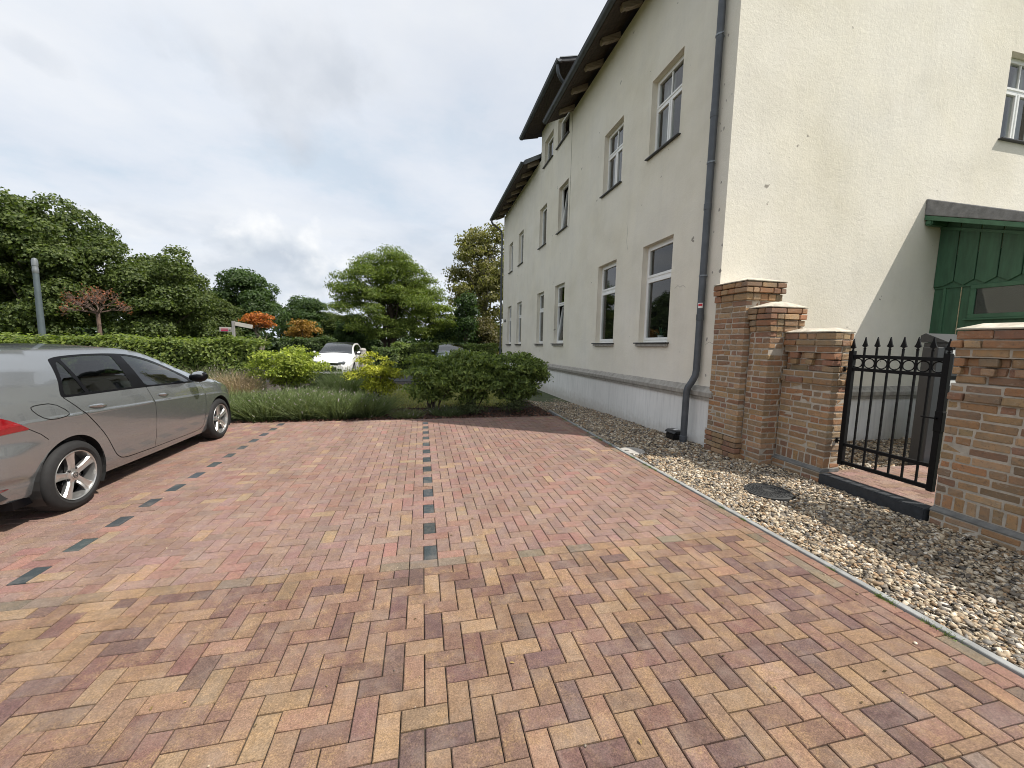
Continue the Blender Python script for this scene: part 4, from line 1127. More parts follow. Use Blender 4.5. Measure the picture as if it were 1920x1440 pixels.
def strip(path, w):
    p = np.array(path, float); d = np.gradient(p, axis=0); d /= np.linalg.norm(d, axis=1)[:, None]; n = np.stack([-d[:, 1], d[:, 0]], -1)*w
    return np.concatenate([p+n, (p-n)[::-1]])
def chaikin(p, it=2, closed=True):
    p = np.array(p, float)
    for _ in range(it):
        q = np.roll(p, -1, 0) if closed else p[1:]
        a = p if closed else p[:-1]
        r = np.empty((2*len(a), 2)); r[0::2] = .75*a+.25*q; r[1::2] = .25*a+.75*q
        if not closed: r = np.concatenate([p[:1], r, p[-1:]])
        p = r
    return p
def circ(u, z, r, a0=0, a1=360, n=40): return [(u+r*math.cos(math.radians(a)), z+r*math.sin(math.radians(a))) for a in np.linspace(a0, a1, n)]

# outlines in the side view (u along the car, z up)
DLO = chaikin([(.875, 1.345), (.84, 1.20), (.765, 1.065), (.765, 1.03), (.80, 1.024), (1.7, 1.002), (2.3, .975), (2.86, .948), (2.87, .965), (2.80, 1.035), (2.58, 1.155), (2.30, 1.278), (1.98, 1.360), (1.67, 1.390), (1.3, 1.396), (1.0, 1.385), (.89, 1.365)], 2)
Q_GLASS = chaikin([(.925, 1.325), (.88, 1.2), (.81, 1.065), (.82, 1.046), (.85, 1.044), (1.03, 1.040), (1.025, 1.06), (1.0, 1.18), (.97, 1.345)], 1)
R_GLASS = chaikin([(1.005, 1.355), (1.01, 1.33), (1.04, 1.2), (1.07, 1.05), (1.09, 1.038), (1.64, 1.023), (1.66, 1.03), (1.65, 1.2), (1.63, 1.35), (1.61, 1.372), (1.3, 1.38), (1.03, 1.367)], 1)
F_GLASS = chaikin([(1.775, 1.365), (1.78, 1.34), (1.82, 1.2), (1.86, 1.03), (1.88, 1.013), (2.4, .99), (2.74, .972), (2.76, .985), (2.72, 1.03), (2.55, 1.135), (2.29, 1.25), (1.98, 1.335), (1.80, 1.362)], 1)
R_DOOR_GAP = chaikin([(.775, 1.028), (.90, .90), (1.03, .76), (1.15, .62), (1.24, .47), (1.32, .34), (1.42, .285), (1.70, .275), (1.92, .268)], 2, False)
B_GAP = [(1.86, 1.0), (1.93, .80), (1.945, .6), (1.94, .40), (1.93, .268)]
F_DOOR_GAP = chaikin([(1.92, .268), (2.4, .262), (2.90, .255), (3.0, .30), (3.04, .45), (3.05, .65), (3.03, .80), (2.98, .945)], 2, False)
FUEL = chaikin([(.46, .985), (.52, 1.0), (.66, .995), (.775, .905), (.77, .87), (.60, .858), (.52, .90)], 1)
TAIL = [(-.05, 1.03), (.12, 1.005), (.20, .975), (.30, .915), (.41, .828), (.40, .820), (.2, .812), (-.05, .815)]
BUMP_GAP = [(.40, .83), (.50, .76), (.56, .70)]
REAR_R, FRONT_R = .345, .345
ARCH = lambda ua: circ(ua, WZ+.012, .352, -25, 205, 44) + [(ua-.30, .05), (ua+.30, .05)]

def cdt_side():
    us = np.concatenate([np.linspace(.004, .5, 30), np.arange(.54, 3.6, .045), np.linspace(3.62, 4.25, 26)])
    P, E = [], []
    def loop(pts_, closed=True):
        o = len(P); P.extend([(float(a), float(b)) for a, b in pts_]); n = len(pts_)
        E.extend([(o+i, o+(i+1) % n) for i in range(n if closed else n-1)])
    dom = [(u, float(BOT(u))) for u in us] + [(u, float(TOP(u))) for u in us[::-1]]
    loop(dom)
    for ua in (RA, FA): loop(ARCH(ua))
    for q in (DLO, Q_GLASS, R_GLASS, F_GLASS, TAIL): loop(q)
    gaps = [strip(R_DOOR_GAP, .0045), strip(B_GAP, .003), strip(F_DOOR_GAP, .0035), strip(list(FUEL)+[FUEL[0]], .004), strip(BUMP_GAP, .003)]
    for q in gaps: loop(q)
    for i, u in enumerate(us):
        b, t = float(BOT(u)), float(TOP(u)); c = float(CREASE(u))
        zs = list(np.arange(b+.04, t-.02, .045)) + [c, c+.010, c+.022, c-.016, c-.03]
        for z in zs:
            if b+.015 < z < t-.012: P.append((float(u), float(z)))
    r = delaunay_2d_cdt([Vector(p) for p in P], E, [], 0, 1e-5)
    V = np.array([(v.x, v.y) for v in r[0]]); F = np.array([f for f in r[2]])
    C = V[F].mean(1)
    cls = np.zeros(len(F), int)                           # 0 body 1 front door 2 rear door
    fd = list(B_GAP) + [tuple(x) for x in F_DOOR_GAP] + [(2.4, 1.6), (1.6, 1.6)]
    rd = [tuple(x) for x in R_DOOR_GAP] + list(B_GAP)[::-1] + [(1.7, 1.6), (.9, 1.6)]
    cls[inside(rd, C)] = 2; cls[inside(fd, C)] = 1
    cls[inside(FUEL, C)] = 5
    cls[inside(DLO, C)] = 3
    for q in (Q_GLASS, R_GLASS, F_GLASS): cls[inside(q, C)] = 4
    for q in gaps: cls[inside(q, C) & (cls != 3) & (cls != 4)] = 6
    cls[inside(TAIL, C)] = 7
    # roof frame above the glass is body, not door
    cls[(cls == 1) & (C[:, 1] > BELT(C[:, 0])+.02)] = 0; cls[(cls == 2) & (C[:, 1] > BELT(C[:, 0])+.02)] = 0
    keep = inside(dom, C)
    for ua in (RA, FA): keep &= ~inside(ARCH(ua), C)
    return V, F[keep], cls[keep]
SIDE = cdt_side()

def part_mesh(name, V2, F, side, off, mat, parent, both=False):
    used = np.unique(F); mp = -np.ones(len(V2), int); mp[used] = np.arange(len(used)); v = V2[used]; f = mp[F]
    w = S(v[:, 0], v[:, 1]); n = normal_at(v[:, 0], v[:, 1])
    X = np.stack([w, v[:, 0], v[:, 1]], -1) + n*off
    tri = X[f[0]]
    allX, allF, allN = [], [], []
    for s in ((1, -1) if both else (side,)):
        Xs, ns = X*np.array([s, 1, 1]), n*np.array([s, 1, 1])
        fs = f.copy(); a = np.cross(Xs[fs[:, 1]]-Xs[fs[:, 0]], Xs[fs[:, 2]]-Xs[fs[:, 0]])
        flip = (a*ns[fs[:, 0]]).sum(1) < 0; fs[flip] = fs[flip][:, ::-1]
        allF.append(fs+sum(len(q) for q in allX)); allX.append(Xs); allN.append(ns)
    o = npmesh(name, np.concatenate(allX), np.concatenate(allF), mat, None, True, parent, True)
    o.data.normals_split_custom_set_from_vertices([tuple(q) for q in np.concatenate(allN)])
    return o

def top_strip(u0, u1, du, wfrac0, wfrac1, off=0):
    us = np.arange(u0, u1+1e-6, du); vs, fs = [], []; n = 15
    for u in us:
        e, tw = float(TOP(u)), float(TOPW(u))*float(PLAN(u))
        crown = .035 if u < 3 else .05
        for t in np.linspace(wfrac0, wfrac1, n): vs.append((t*tw, u, e+crown*(1-t*t)+off))
    for i in range(len(us)-1):
        for j in range(n-1): fs.append((i*n+j, i*n+j+1, (i+1)*n+j+1, (i+1)*n+j))
    return vs, fs

def wheel(parent, u, s, emblem=True):
    cx = s*.895                                            # outer face of the tyre
    w = bpy.data.objects.new('wheel', None); w['_local'] = 1; w.empty_display_size = .1; link(w, parent); w.location = (cx, u, WZ)
    def T(m):                                              # authored with the outer side towards +X
        if s < 0: m.v = [(-v[0], v[1], v[2]) for v in m.v]
        return m
    R = WR
    prof = [(.226, -.012), (.232, -.004), (.248, .004), (.278, -.002), (.298, -.014), (.309, -.03), (R, -.045), (R, -.165), (.300, -.195), (.226, -.20)]
    T(MB().lathe(prof, 48, axis=0, closed=True)).build('tyre', 'tyre_rubber', w, smooth=35, local=True)
    tr = MB()
    for k in range(60):
        a = 2*math.pi*k/60; ca, sa = math.cos(a), math.sin(a)
        for x0, x1 in ((-.046, -.075), (-.135, -.164)):
            tr.add([(x0, (R+.001)*ca-.004*sa, (R+.001)*sa+.004*ca), (x1, (R+.001)*ca-.004*sa, (R+.001)*sa+.004*ca), (x1, (R+.001)*ca+.004*sa, (R+.001)*sa-.004*ca), (x0, (R+.001)*ca+.004*sa, (R+.001)*sa-.004*ca)], [(0, 1, 2, 3)])
    T(tr).build('tread', 'hub_dark', w, local=True)
    T(MB().lathe([(.228, -.016), (.222, -.004), (.214, -.010), (.206, -.06), (.200, -.17), (.22, -.18)], 48, axis=0, closed=True)).build('rim', 'rim_alloy', w, smooth=35, local=True)
    T(MB().lathe([(.199, -.10), (.001, -.10)], 32, axis=0)).build('brake_disc', 'hub_dark', w, local=True)
    for k in range(5):
        a = math.radians(90+72*k+8); ca, sa = math.cos(a), math.sin(a)
        def Q(x, r, t): return (x, r*ca-t*sa, r*sa+t*ca)
        sp = MB()
        rows = [(.045, .034, -.032, -.03), (.10, .031, -.022, -.03), (.16, .036, -.018, -.032), (.217, .052, -.014, -.04)]
        vs = []
        for r, hw, xo, xd in rows:
            vs += [Q(xo-.016, r, -hw), Q(xo, r, -hw*.72), Q(xo-.004, r, -hw*.22), Q(xo-.004, r, hw*.22), Q(xo, r, hw*.72), Q(xo-.016, r, hw), Q(xo-.05, r, hw*.7), Q(xo-.05, r, -hw*.7)]
        sp.add(vs, [(i*8+j, i*8+(j+1) % 8, (i+1)*8+(j+1) % 8, (i+1)*8+j) for i in range(3) for j in range(8)] + [tuple(range(8)), tuple(range(24, 32))])
        T(sp).build('spoke', 'rim_alloy', w, local=True)
        a2 = a+math.radians(36)
        T(MB().lathe([(.011, -.040), (.011, -.028), (.006, -.026)], 10, (0, .062*math.cos(a2), .062*math.sin(a2)), axis=0)).build('wheel_bolt', 'hub_dark', w, local=True)
    T(MB().lathe([(.07, -.05), (.066, -.032), (.034, -.026), (.034, -.020), (.030, -.0185), (.001, -.0185)], 28, axis=0)).build('hub_cap', 'rim_alloy', w, smooth=40, local=True)
    if emblem:
        em = MB(); x = -.0175
        em.lathe([(.0235, x-.001), (.0265, x-.001), (.0265, x+.001), (.0235, x+.001)], 28, axis=0, closed=True)
        lines = [((-.012, .020), (0, .004)), ((0, .004), (.012, .020)), ((-.021, .010), (-.011, -.018)), ((-.011, -.018), (0, .000)), ((0, .0), (.011, -.018)), ((.011, -.018), (.021, .010))]
        for (a, b), (c, d) in lines: em.bar((x, a, b), (x, c, d), .0032, .002, up=(1, 0, 0))
        T(em).build('emblem', 'hub_dark', w, local=True)
    return w

def make_car(root, paint, full=True):
    V, F, C = SIDE
    L = dict(parent=root, local=True)
    body = part_mesh('body', V, F[(C == 0)], 1, 0, paint, root, True)
    for s in (1, -1):
        for c, nm in ((1, 'door'), (2, 'door')):
            d = part_mesh(nm, V, F[C == c], s, 0, paint, root)
            if full:
                hu0, hu1, hz = (2.02, 2.20, .885) if c == 1 else (1.00, 1.205, .912)
                hd = MB(); sec = []
                for t in np.linspace(0, 1, 9):
                    u = hu0+(hu1-hu0)*t; z = hz-.02*t; h = .020*math.sin(math.pi*min(max(t, .06), .94))**.5; w0 = float(S(np.array([u]), np.array([z]))[0])
                    o_ = .030*math.sin(math.pi*min(max(t, .05), .95))**.6
                    sec.append([(s*(w0+o_*.35), u, z-h), (s*(w0+o_), u, z-h*.4), (s*(w0+o_), u, z+h*.5), (s*(w0+o_*.4), u, z+h), (s*(w0+o_*.15), u, z)])
                vs = [p for q in sec for p in q]
                hd.add(vs, [(i*5+j, i*5+(j+1) % 5, (i+1)*5+(j+1) % 5, (i+1)*5+j) for i in range(8) for j in range(5)] + [(0, 1, 2, 3, 4), (40, 41, 42, 43, 44)])
                h_ = hd.build('handle', paint, d, smooth=60, local=True)
        part_mesh('window_trim', V, F[C == 3], s, -.001, 'car_trim', root)
        part_mesh('side_glass', V, F[C == 4], s, -.004, 'car_glass', root)
        part_mesh('tail_light', V, F[C == 7], s, .004, 'tail_red', root)
    part_mesh('fuel_flap', V, F[C == 5], 1, 0, paint, root); part_mesh('body_patch', V, F[C == 5], -1, 0, paint, root)
    for s in (1, -1): part_mesh('panel_gap', V, F[C == 6], s, -.004, 'hub_dark', root)
    vs, fs = top_strip(.012, .272, .02, -1, 1, .001); MB().add(vs, fs).build('rear_window', 'car_glass', smooth=50, **L)
    vs, fs = top_strip(.26, 2.02, .04, -1, 1); MB().add(vs, fs).build('roof', paint, smooth=50, **L)
    vs, fs = top_strip(2.02, 3.14, .04, -1, 1, 0); MB().add(vs, fs).build('windscreen', 'car_glass', smooth=50, **L)
    vs, fs = top_strip(3.14, 4.25, .04, -1, 1); MB().add(vs, fs).build('bonnet', paint, smooth=50, **L)
    # ends
    for u, nm in ((.004, 'tailgate'), (4.25, 'front_panel')):
        zs = np.linspace(float(BOT(u)), float(TOP(u)), 12); ws = S(np.full(12, u), zs)
        q = [(w, u, z) for w, z in zip(ws, zs)] + [(-w, u, z) for w, z in zip(ws[::-1], zs[::-1])]
        MB().add(q, [tuple(range(24))]).build(nm, paint, **L)
    MB().box(-.27, .27, -.012, .003, .70, .81).build('number_plate', 'sticker_white', bevel=.003, **L)
    MB().box(-.64, .64, -.05, .003, .44, .66).build('bumper', paint, bevel=.04, segs=3, smooth=40, **L)
    MB().box(-.60, .60, -.03, .003, .305, .40).build('lower_bumper', 'car_trim', bevel=.012, **L)
    MB().lathe([(.05, -.004), (.05, -.012), (.001, -.014)], 24, (0, 0, .90), axis=1).build('badge', 'chrome', smooth=30, **L)
    for s in (1, -1): MB().prism([(s*.38, .835), (s*.62, .825), (s*.63, .955), (s*.45, .95)], 1, -.016, .003).build('rear_lamp', 'tail_red', bevel=.004, **L)
    # floor pan, wheel housings, cabin
    MB().box(-.80, .80, .3, 4.0, .19, .26).build('floor_pan', 'car_trim', **L)
    for ua in (RA, FA):
        for s in (1, -1):
            pts_ = circ(ua, WZ+.012, .356, -30, 210, 20); m = MB()
            m.add([(s*.88, a, b) for a, b in pts_]+[(s*.60, a, b) for a, b in pts_], [(i, i+1, 21+i, 20+i) for i in range(19)])
            m.add([(s*.60, a, b) for a, b in pts_], [tuple(range(20))])
            m.build('wheel_housing', 'hub_dark', **L)
            wheel(root, ua, s, full)
    MB().box(-.78, .78, 1.2, 3.0, .26, .45).build('cabin_floor', 'car_interior', **L)
    MB().prism([(2.55, .45), (3.1, .45), (3.1, .93), (2.85, .97), (2.62, .95), (2.5, .80)], 0, -.76, .76).build('dashboard', 'car_interior', bevel=.02, **L)
    MB().box(-.80, .80, .15, 1.05, .30, .86).build('boot_floor', 'car_interior', **L)
    MB().box(-.80, .80, .2, .75, .86, .99).build('parcel_shelf', 'car_interior', bevel=.02, **L)
    for x, u in ((.37, 2.02), (-.37, 2.02), (.38, 1.16), (-.38, 1.16), (0, 1.15)):
        st_ = MB()
        st_.prism([(u, .42), (u+.5, .45), (u+.52, .58), (u+.06, .56), (u-.13, 1.10), (u-.23, 1.09), (u-.1, .5)], 0, x-.23, x+.23)
        st_.build('seat', 'seat_cloth', bevel=.03, segs=2, smooth=40, **L)
        MB().box(x-.13, x+.13, u-.26, u-.17, 1.13, 1.30).build('headrest', 'seat_cloth', bevel=.035, segs=2, smooth=40, **L)
    MB().tube([(-.37+.18*math.cos(a), 2.48-.06*math.sin(a), .93+.17*math.sin(a)) for a in np.linspace(0, 6.283, 25)], .014, 8, False).build('steering_wheel', 'car_interior', smooth=60, **L)
    # mirrors
    for s in (1, -1):
        m = MB(); rows = []
        for t, sc_ in ((0, .55), (.25, .9), (.6, 1.0), (.85, .8), (1.0, .45)):
            x = s*(.875+.20*t)
            rows.append([(x, 2.74+.10*sc_*math.cos(a)-.03*t, 1.03+.075*sc_*math.sin(a)+.01*t) for a in np.linspace(0, 6.283, 13)[:-1]])
        m.add([p for r in rows for p in r], [(i*12+j, i*12+(j+1) % 12, (i+1)*12+(j+1) % 12, (i+1)*12+j) for i in range(4) for j in range(12)] + [tuple(range(12)), tuple(range(48, 60))])
        mr = m.build('door_mirror', 'car_trim', smooth=50, **L)
        cap = MB(); rows2 = [[(p[0], p[1]+.002, p[2]+.004) for p in r[0:6]] for r in rows[1:4]]
        cap.add([p for r in rows2 for p in r], [(i*6+j, i*6+j+1, (i+1)*6+j+1, (i+1)*6+j) for i in range(2) for j in range(5)])
        cap.build('mirror_cap', paint, mr, smooth=60, local=True)
        # reflector in the bumper and reversing lamp
        vv = chaikin([(-.02, .405), (.26, .385), (.262, .378), (.1, .36), (-.02, .355)], 1)
        u_, z_ = vv[:, 0].clip(.01, 4), vv[:, 1]; w_ = S(u_, z_)+.004
        MB().add([(s*a, b, c) for a, b, c in zip(w_, u_, z_)], [tuple(range(len(w_)))]).build('reflector', 'tail_red', **L)
        lc = chaikin([(.0, .862), (.17, .858), (.20, .842), (.19, .832), (.0, .836)], 1); w_ = S(lc[:, 0].clip(.01, 4), lc[:, 1])+.009
        MB().add([(s*a, b, c) for a, b, c in zip(w_, lc[:, 0].clip(.01, 4), lc[:, 1])], [tuple(range(len(w_)))]).build('reversing_lamp', 'lamp_clear', **L)
    MB().bar((.0, .45, 1.475), (.0, .36, 1.535), .03, .012).build('aerial', 'car_trim', **L)
    return body

car = thing('parked_car', 'silver grey hatchback parked nose in, seen from its rear right corner', 'car', (-3.965, 3.50, 0))
make_car(car, 'paint_silver')

def front_details(root, paint):
    L = dict(parent=root, local=True)
    for s in (1, -1):
        MB().prism([(s*.35, .66), (s*.66, .70), (s*.60, .76), (s*.35, .715)], 1, 4.10, 4.262).build('headlight', 'headlamp', bevel=.008, **L)
        MB().prism([(s*.30, .34), (s*.50, .34), (s*.47, .44), (s*.32, .44)], 1, 4.2, 4.264).build('fog_lamp', 'car_trim', **L)
    for z0, z1, w in ((.64, .675, .34), (.585, .625, .34), (.34, .50, .27)):
        MB().box(-w, w, 4.20, 4.263, z0, z1).build('grille', 'car_trim', bevel=.006, **L)
    MB().box(-.26, .26, 4.22, 4.27, .515, .575).build('number_plate', 'sticker_white', bevel=.004, **L)
    MB().lathe([(.05, 4.262), (.05, 4.270), (.001, 4.270)], 24, (0, 0, .63), axis=1).build('badge', 'chrome', **L)
suv = thing('parked_car', 'white car with black roof facing the camera beyond the golden shrubs', 'car', (-3.74, 21.9, -.14), rz=math.pi)
make_car(suv, 'paint_white', False); front_details(suv, 'paint_white'); suv.scale = (.95, 1, 1.03)
for o in suv.children:
    if o.name.startswith('roof'): o.data = o.data.copy(); o.data.materials[0] = MATS['car_trim']
blue = thing('parked_car', 'dark blue grey car showing only its windscreen above the dark shrubs', 'car', (1.55, 24.6, -.06), rz=math.pi)
make_car(blue, 'paint_blue', False); front_details(blue, 'paint_blue')
# ================================================================== plants
VEG = 1.7
def unit(v): return v/np.maximum(np.linalg.norm(v, axis=-1, keepdims=True), 1e-9)
def leaves(P, Nrm, size, aspect, cols, droop=.0, fold=.25, jitter=.35):
    """one folded four-cornered leaf per point"""
    n = len(P)
    s = size*rng.uniform(1-jitter, 1+jitter, n)[:, None]
    nn = unit(Nrm + rng.normal(0, .45, (n, 3)))
    d = rng.normal(size=(n, 3)); d = unit(d - nn*(d*nn).sum(1, keepdims=True)); d[:, 2] -= droop; d = unit(d)
    b = unit(np.cross(nn, d)); nn = np.cross(d, b)
    w = s*aspect*.5
    V = np.stack([P - d*s*.5, P + b*w + nn*w*fold, P + d*s*.5 - nn*s*.08, P - b*w + nn*w*fold], 1).reshape(-1, 3)
    F = np.arange(4*n).reshape(n, 4)
    return V, F, np.repeat(cols, 4, 0)
def leaf_cols(n, a, b, amp=.18):
    t = rng.beta(1.6, 1.8, n)[:, None]; c = (np.array(a)*(1-t)+np.array(b)*t)*VEG
    return np.clip(c*(1+rng.normal(0, amp, (n, 1))), .004, .9)
def merge(parts):
    V, F, C = [], [], []; o = 0
    for v, f, c in parts: V.append(v); F.append(f+o); C.append(c); o += len(v)
    return np.concatenate(V), np.concatenate(F), np.concatenate(C)
def sphere(n): return unit(rng.normal(size=(n, 3)))
def blob_points(blobs, density, shell=.55):
    P, Nn = [], []
    for (c, r) in blobs:
        r = np.array(r); n = int(density*(r[0]*r[1]+r[1]*r[2]+r[0]*r[2])/3)
        d = sphere(n); d[:, 2] = np.where(d[:, 2] < -.35, -d[:, 2]*.6, d[:, 2]); d = unit(d)
        t = 1-(1-shell)*rng.random(n)**1.6
        P.append(np.array(c)+d*r*t[:, None]*(1+.10*rng.normal(size=(n, 1)))); Nn.append(unit(d/r))
    return np.concatenate(P), np.concatenate(Nn)
def crown_blobs(rx, ry, z0, z1, k, br, flat=.8, top=.75, seed=0):
    """sub-clumps spread over an egg-shaped crown (unit placed at origin)"""
    R = np.random.default_rng(seed); out = []; zc, rz = (z0+z1)/2, (z1-z0)/2
    for i in range(k):
        d = unit(R.normal(size=3)); q = R.uniform(.62, 1.0) if i < k*.75 else R.uniform(.1, .6)
        zz = d[2]; wid = 1-.32*max(0, zz)*top
        b = br*R.uniform(.7, 1.25)
        out.append(((d[0]*q*(rx-b*.6)*wid, d[1]*q*(ry-b*.6)*wid, zc+zz*q*(rz-b*.5)), (b, b, b*flat)))
    return out
def limbs(mb, base, h, r, blobs, n, R):
    top = Vector(base)+Vector((0, 0, h))
    pts_ = [Vector(base)+Vector((R.gauss(0, .03)*k, R.gauss(0, .03)*k, h*k/5)) for k in range(6)]
    mb.tube(pts_, [r*(1.25 if k == 0 else 1-.09*k) for k in range(6)], 8)
    for c, rr in R.sample(blobs, min(n, len(blobs))):
        a = pts_[R.choice((2, 3, 4, 5))]; e = Vector(base)+Vector(c); m = a.lerp(e, .5)+Vector((R.gauss(0, .15), R.gauss(0, .15), .15))
        mb.tube([a, a.lerp(m, .5)+Vector((0, 0, .06)), m, e], [r*.45, r*.33, r*.22, r*.07], 6)

def tree(name, label, loc, rx, ry, z0, z1, k, br, density, size, aspect, ca, cb, seed, trunk_r=.16, trunk_h=None, flat=.8, bark='bark', droop=.1, shell=.5, stems=1, group=None, top=.75, nl=14, mat='leaves'):
    t = thing(name, label, 'tree', loc, group)
    R = random.Random(seed); blobs = crown_blobs(rx, ry, z0, z1, k, br, flat, top, seed)
    P, Nn = blob_points(blobs, density, shell)
    V, F, C = leaves(P, Nn, size, aspect, leaf_cols(len(P), ca, cb), droop)
    tag(npmesh('crown', V, F, mat, C, False, t, True), kind='stuff')
    mb = MB()
    for s in range(stems):
        b = (0, 0, -.3) if stems == 1 else (R.uniform(-.5, .5), R.uniform(-.5, .5), -.3)
        limbs(mb, b, (trunk_h or (z0+(z1-z0)*.55))+.3, trunk_r, blobs, nl//stems+2, R)
    mb.build('trunk', bark, t, smooth=60, local=True)
    return t
def copy_tree(src, label, loc, rz, sc):
    r = src.copy(); COL.objects.link(r); r.location = loc; r.rotation_euler = (0, 0, rz); r.scale = sc; r['label'] = label
    for ch in src.children:
        c = ch.copy(); COL.objects.link(c); c.parent = r
    return r
GZ = lambda y: ground_z(y)-.09
MG = 'large trees beyond the hedge'
D1, D2 = (.022, .038, .011), (.092, .115, .032)
mA = tree('maple_tree', 'tallest dark maple at the left edge behind the grey lamp post', (-18.0, 24.5, GZ(24)), 3.7, 3.2, .4, 9.25, 150, .82, 860, .145, .75, D1, D2, 3, .2, group=MG, shell=.7)
mB = tree('maple_tree', 'dark maple behind the bare reddish tree', (-13.6, 25.5, GZ(25)), 2.7, 2.8, .4, 7.2, 100, .74, 900, .14, .75, D1, D2, 5, .17, group=MG, shell=.7)
mC = tree('maple_tree', 'rounded dark maple standing free above the signpost', (-11.5, 30.2, GZ(30)), 2.55, 2.4, .3, 6.85, 95, .70, 900, .14, .75, (.017, .036, .012), (.062, .095, .03), 9, .17, group=MG, shell=.7)
copy_tree(mA, 'dark maple cut by the left edge of the picture', (-21.6, 26.2, GZ(26)), 1.9, (1, 1, .93))
copy_tree(mB, 'low dark tree between the two maples left of the signpost', (-12.6, 28.6, GZ(28)), 2.2, (.72, .8, .70))
copy_tree(mC, 'small dark tree behind the orange globe tree', (-9.4, 37, GZ(37)), 1.2, (.98, 1, .85))
copy_tree(mB, 'dark tree in the gap left of the light green tree', (-6.9, 38, GZ(38)), .7, (.95, .9, .70))
copy_tree(mC, 'small dark tree right behind the white car', (-5.4, 34, GZ(34)), 2.9, (.62, .7, .62))
# light green locust
tree('locust_tree', 'spreading light green feathery tree in the middle background', (-2.3, 30, GZ(30)), 4.25, 3.9, 1.2, 8.65, 220, .85, 640, .18, .34, (.046, .074, .015), (.135, .165, .036), 21, .15, 4.6, .5, 'bark', .2, .4, 3, MG, .45, 40)
tree('locust_tree', 'low yellowish green tree right of the light green feathery tree', (1.3, 31, GZ(31)), 2.5, 2.0, .5, 5.4, 70, .8, 380, .22, .36, (.06, .09, .018), (.15, .18, .04), 27, .1, 2.5, .42, 'bark', .2, .3, 2, MG, .5, 16)
# olive sparse plane tree and dark evergreen
tree('plane_tree', 'tall sparse olive brown tree beside the far house corner', (5.1, 33, GZ(33)), 3.8, 3.2, 1.6, 11.7, 130, .85, 230, .22, .7, (.065, .070, .022), (.165, .150, .062), 31, .22, 8.2, .8, 'bark_pale', .2, .1, 1, MG, .6, 40)
tree('evergreen_tree', 'narrow dark evergreen beside the far house corner', (3.1, 28.5, GZ(28)), 1.15, 1.2, .2, 5.7, 30, .62, 480, .2, .55, (.012, .026, .009), (.045, .075, .02), 33, .12, group=MG, top=1.3)
tree('evergreen_tree', 'broad dark evergreen shrub behind the blue grey car', (2.2, 30.5, GZ(30)), 3.0, 1.5, .1, 3.2, 30, .8, 360, .2, .55, (.014, .028, .010), (.045, .075, .022), 35, .12, group=MG)
tree('evergreen_tree', 'brownish green bush below the tall olive tree', (4.6, 30.0, GZ(30)), 1.6, 1.4, .1, 4.6, 30, .75, 340, .2, .6, (.045, .045, .018), (.10, .085, .04), 37, .12, group=MG)
# far wood behind everything
bl = []
Rw = np.random.default_rng(40)
for i in range(120):
    x = Rw.uniform(-52, 16); bl.append(((x, 46+Rw.uniform(-2, 4), Rw.uniform(-.5, 2.8 if x > -11 else 4.6)), (1.9, 1.5, 1.5)))
P, Nn = blob_points(bl, 42, .6)
V, F, C = leaves(P, Nn, .6, .8, leaf_cols(len(P), (.016, .030, .011), (.05, .075, .025)))
tag(npmesh('far_wood', V, F, 'leaves', C), 'dark band of distant wood behind the garden trees', 'wood', kind='stuff')

# bare reddish ball tree and orange globe trees
def twig_tree(label, loc, h, rx, rz):
    t = thing('ornamental_tree', label, 'tree', loc, 'small clipped ball trees')
    R = random.Random(5); mb = MB(); mb.tube([(0, 0, -.1), (.02, .01, h*.5), (0, 0, h)], [.075, .062, .055], 8)
    tips = []
    def grow(p, d, l, r, g):
        q = p+d*l; mb.tube([p, p.lerp(q, .5)+Vector((R.gauss(0, .02), R.gauss(0, .02), .02)), q], [r, r*.85, r*.7], 5)
        if g == 0: tips.append(q); return
        for _ in range(3 if g > 1 else 4):
            nd = (d+Vector((R.gauss(0, .55), R.gauss(0, .55), R.gauss(.12, .38)))).normalized(); grow(q, nd, l*R.uniform(.62, .9), r*.62, g-1)
    for k in range(9):
        a = 6.283*k/9+R.uniform(-.2, .2); e = R.uniform(.15, 1.35)
        grow(Vector((0, 0, h-.05)), Vector((math.cos(a)*math.cos(e), math.sin(a)*math.cos(e), math.sin(e)*.8)).normalized(), rx*.34, .026, 3)
    mb.build('trunk', 'bark_red', t, local=True)
    T = np.array([tuple(p) for p in tips]); T = T[rng.choice(len(T), int(len(T)*.8), replace=False)]
    P = np.repeat(T, 2, 0)+rng.normal(0, .06, (len(T)*2, 3))
    V, F, C = leaves(P, sphere(len(P)), .065, .5, leaf_cols(len(P), (.12, .045, .03), (.24, .09, .05)))
    tag(npmesh('crown', V, F, 'leaves', C, False, t, True), kind='stuff')
simple('bark_red', (.125, .085, .066), .95, .3, 9)
twig_tree('nearly bare reddish ball tree beside the grey lamp post', (-11.2, 17.1, -.3), 2.62, .98, .7)
tree('ornamental_tree', 'orange leaved globe tree on a thin pale trunk by the signpost', (-7.8, 22, -.35), .80, .75, 2.05, 3.25, 16, .42, 900, .12, .6, (.17, .05, .014), (.34, .13, .03), 51, .05, 2.1, .5, 'bark_pale', .2, .3, 1, 'small clipped ball trees', .4, 8)
tree('ornamental_tree', 'olive orange globe tree between the signpost and the white car', (-6.9, 26, -.4), .95, .9, 1.5, 3.2, 18, .46, 700, .14, .6, (.10, .065, .014), (.24, .13, .03), 53, .06, 1.8, .6, 'bark', .2, .3, 1, 'small clipped ball trees', .4, 8)

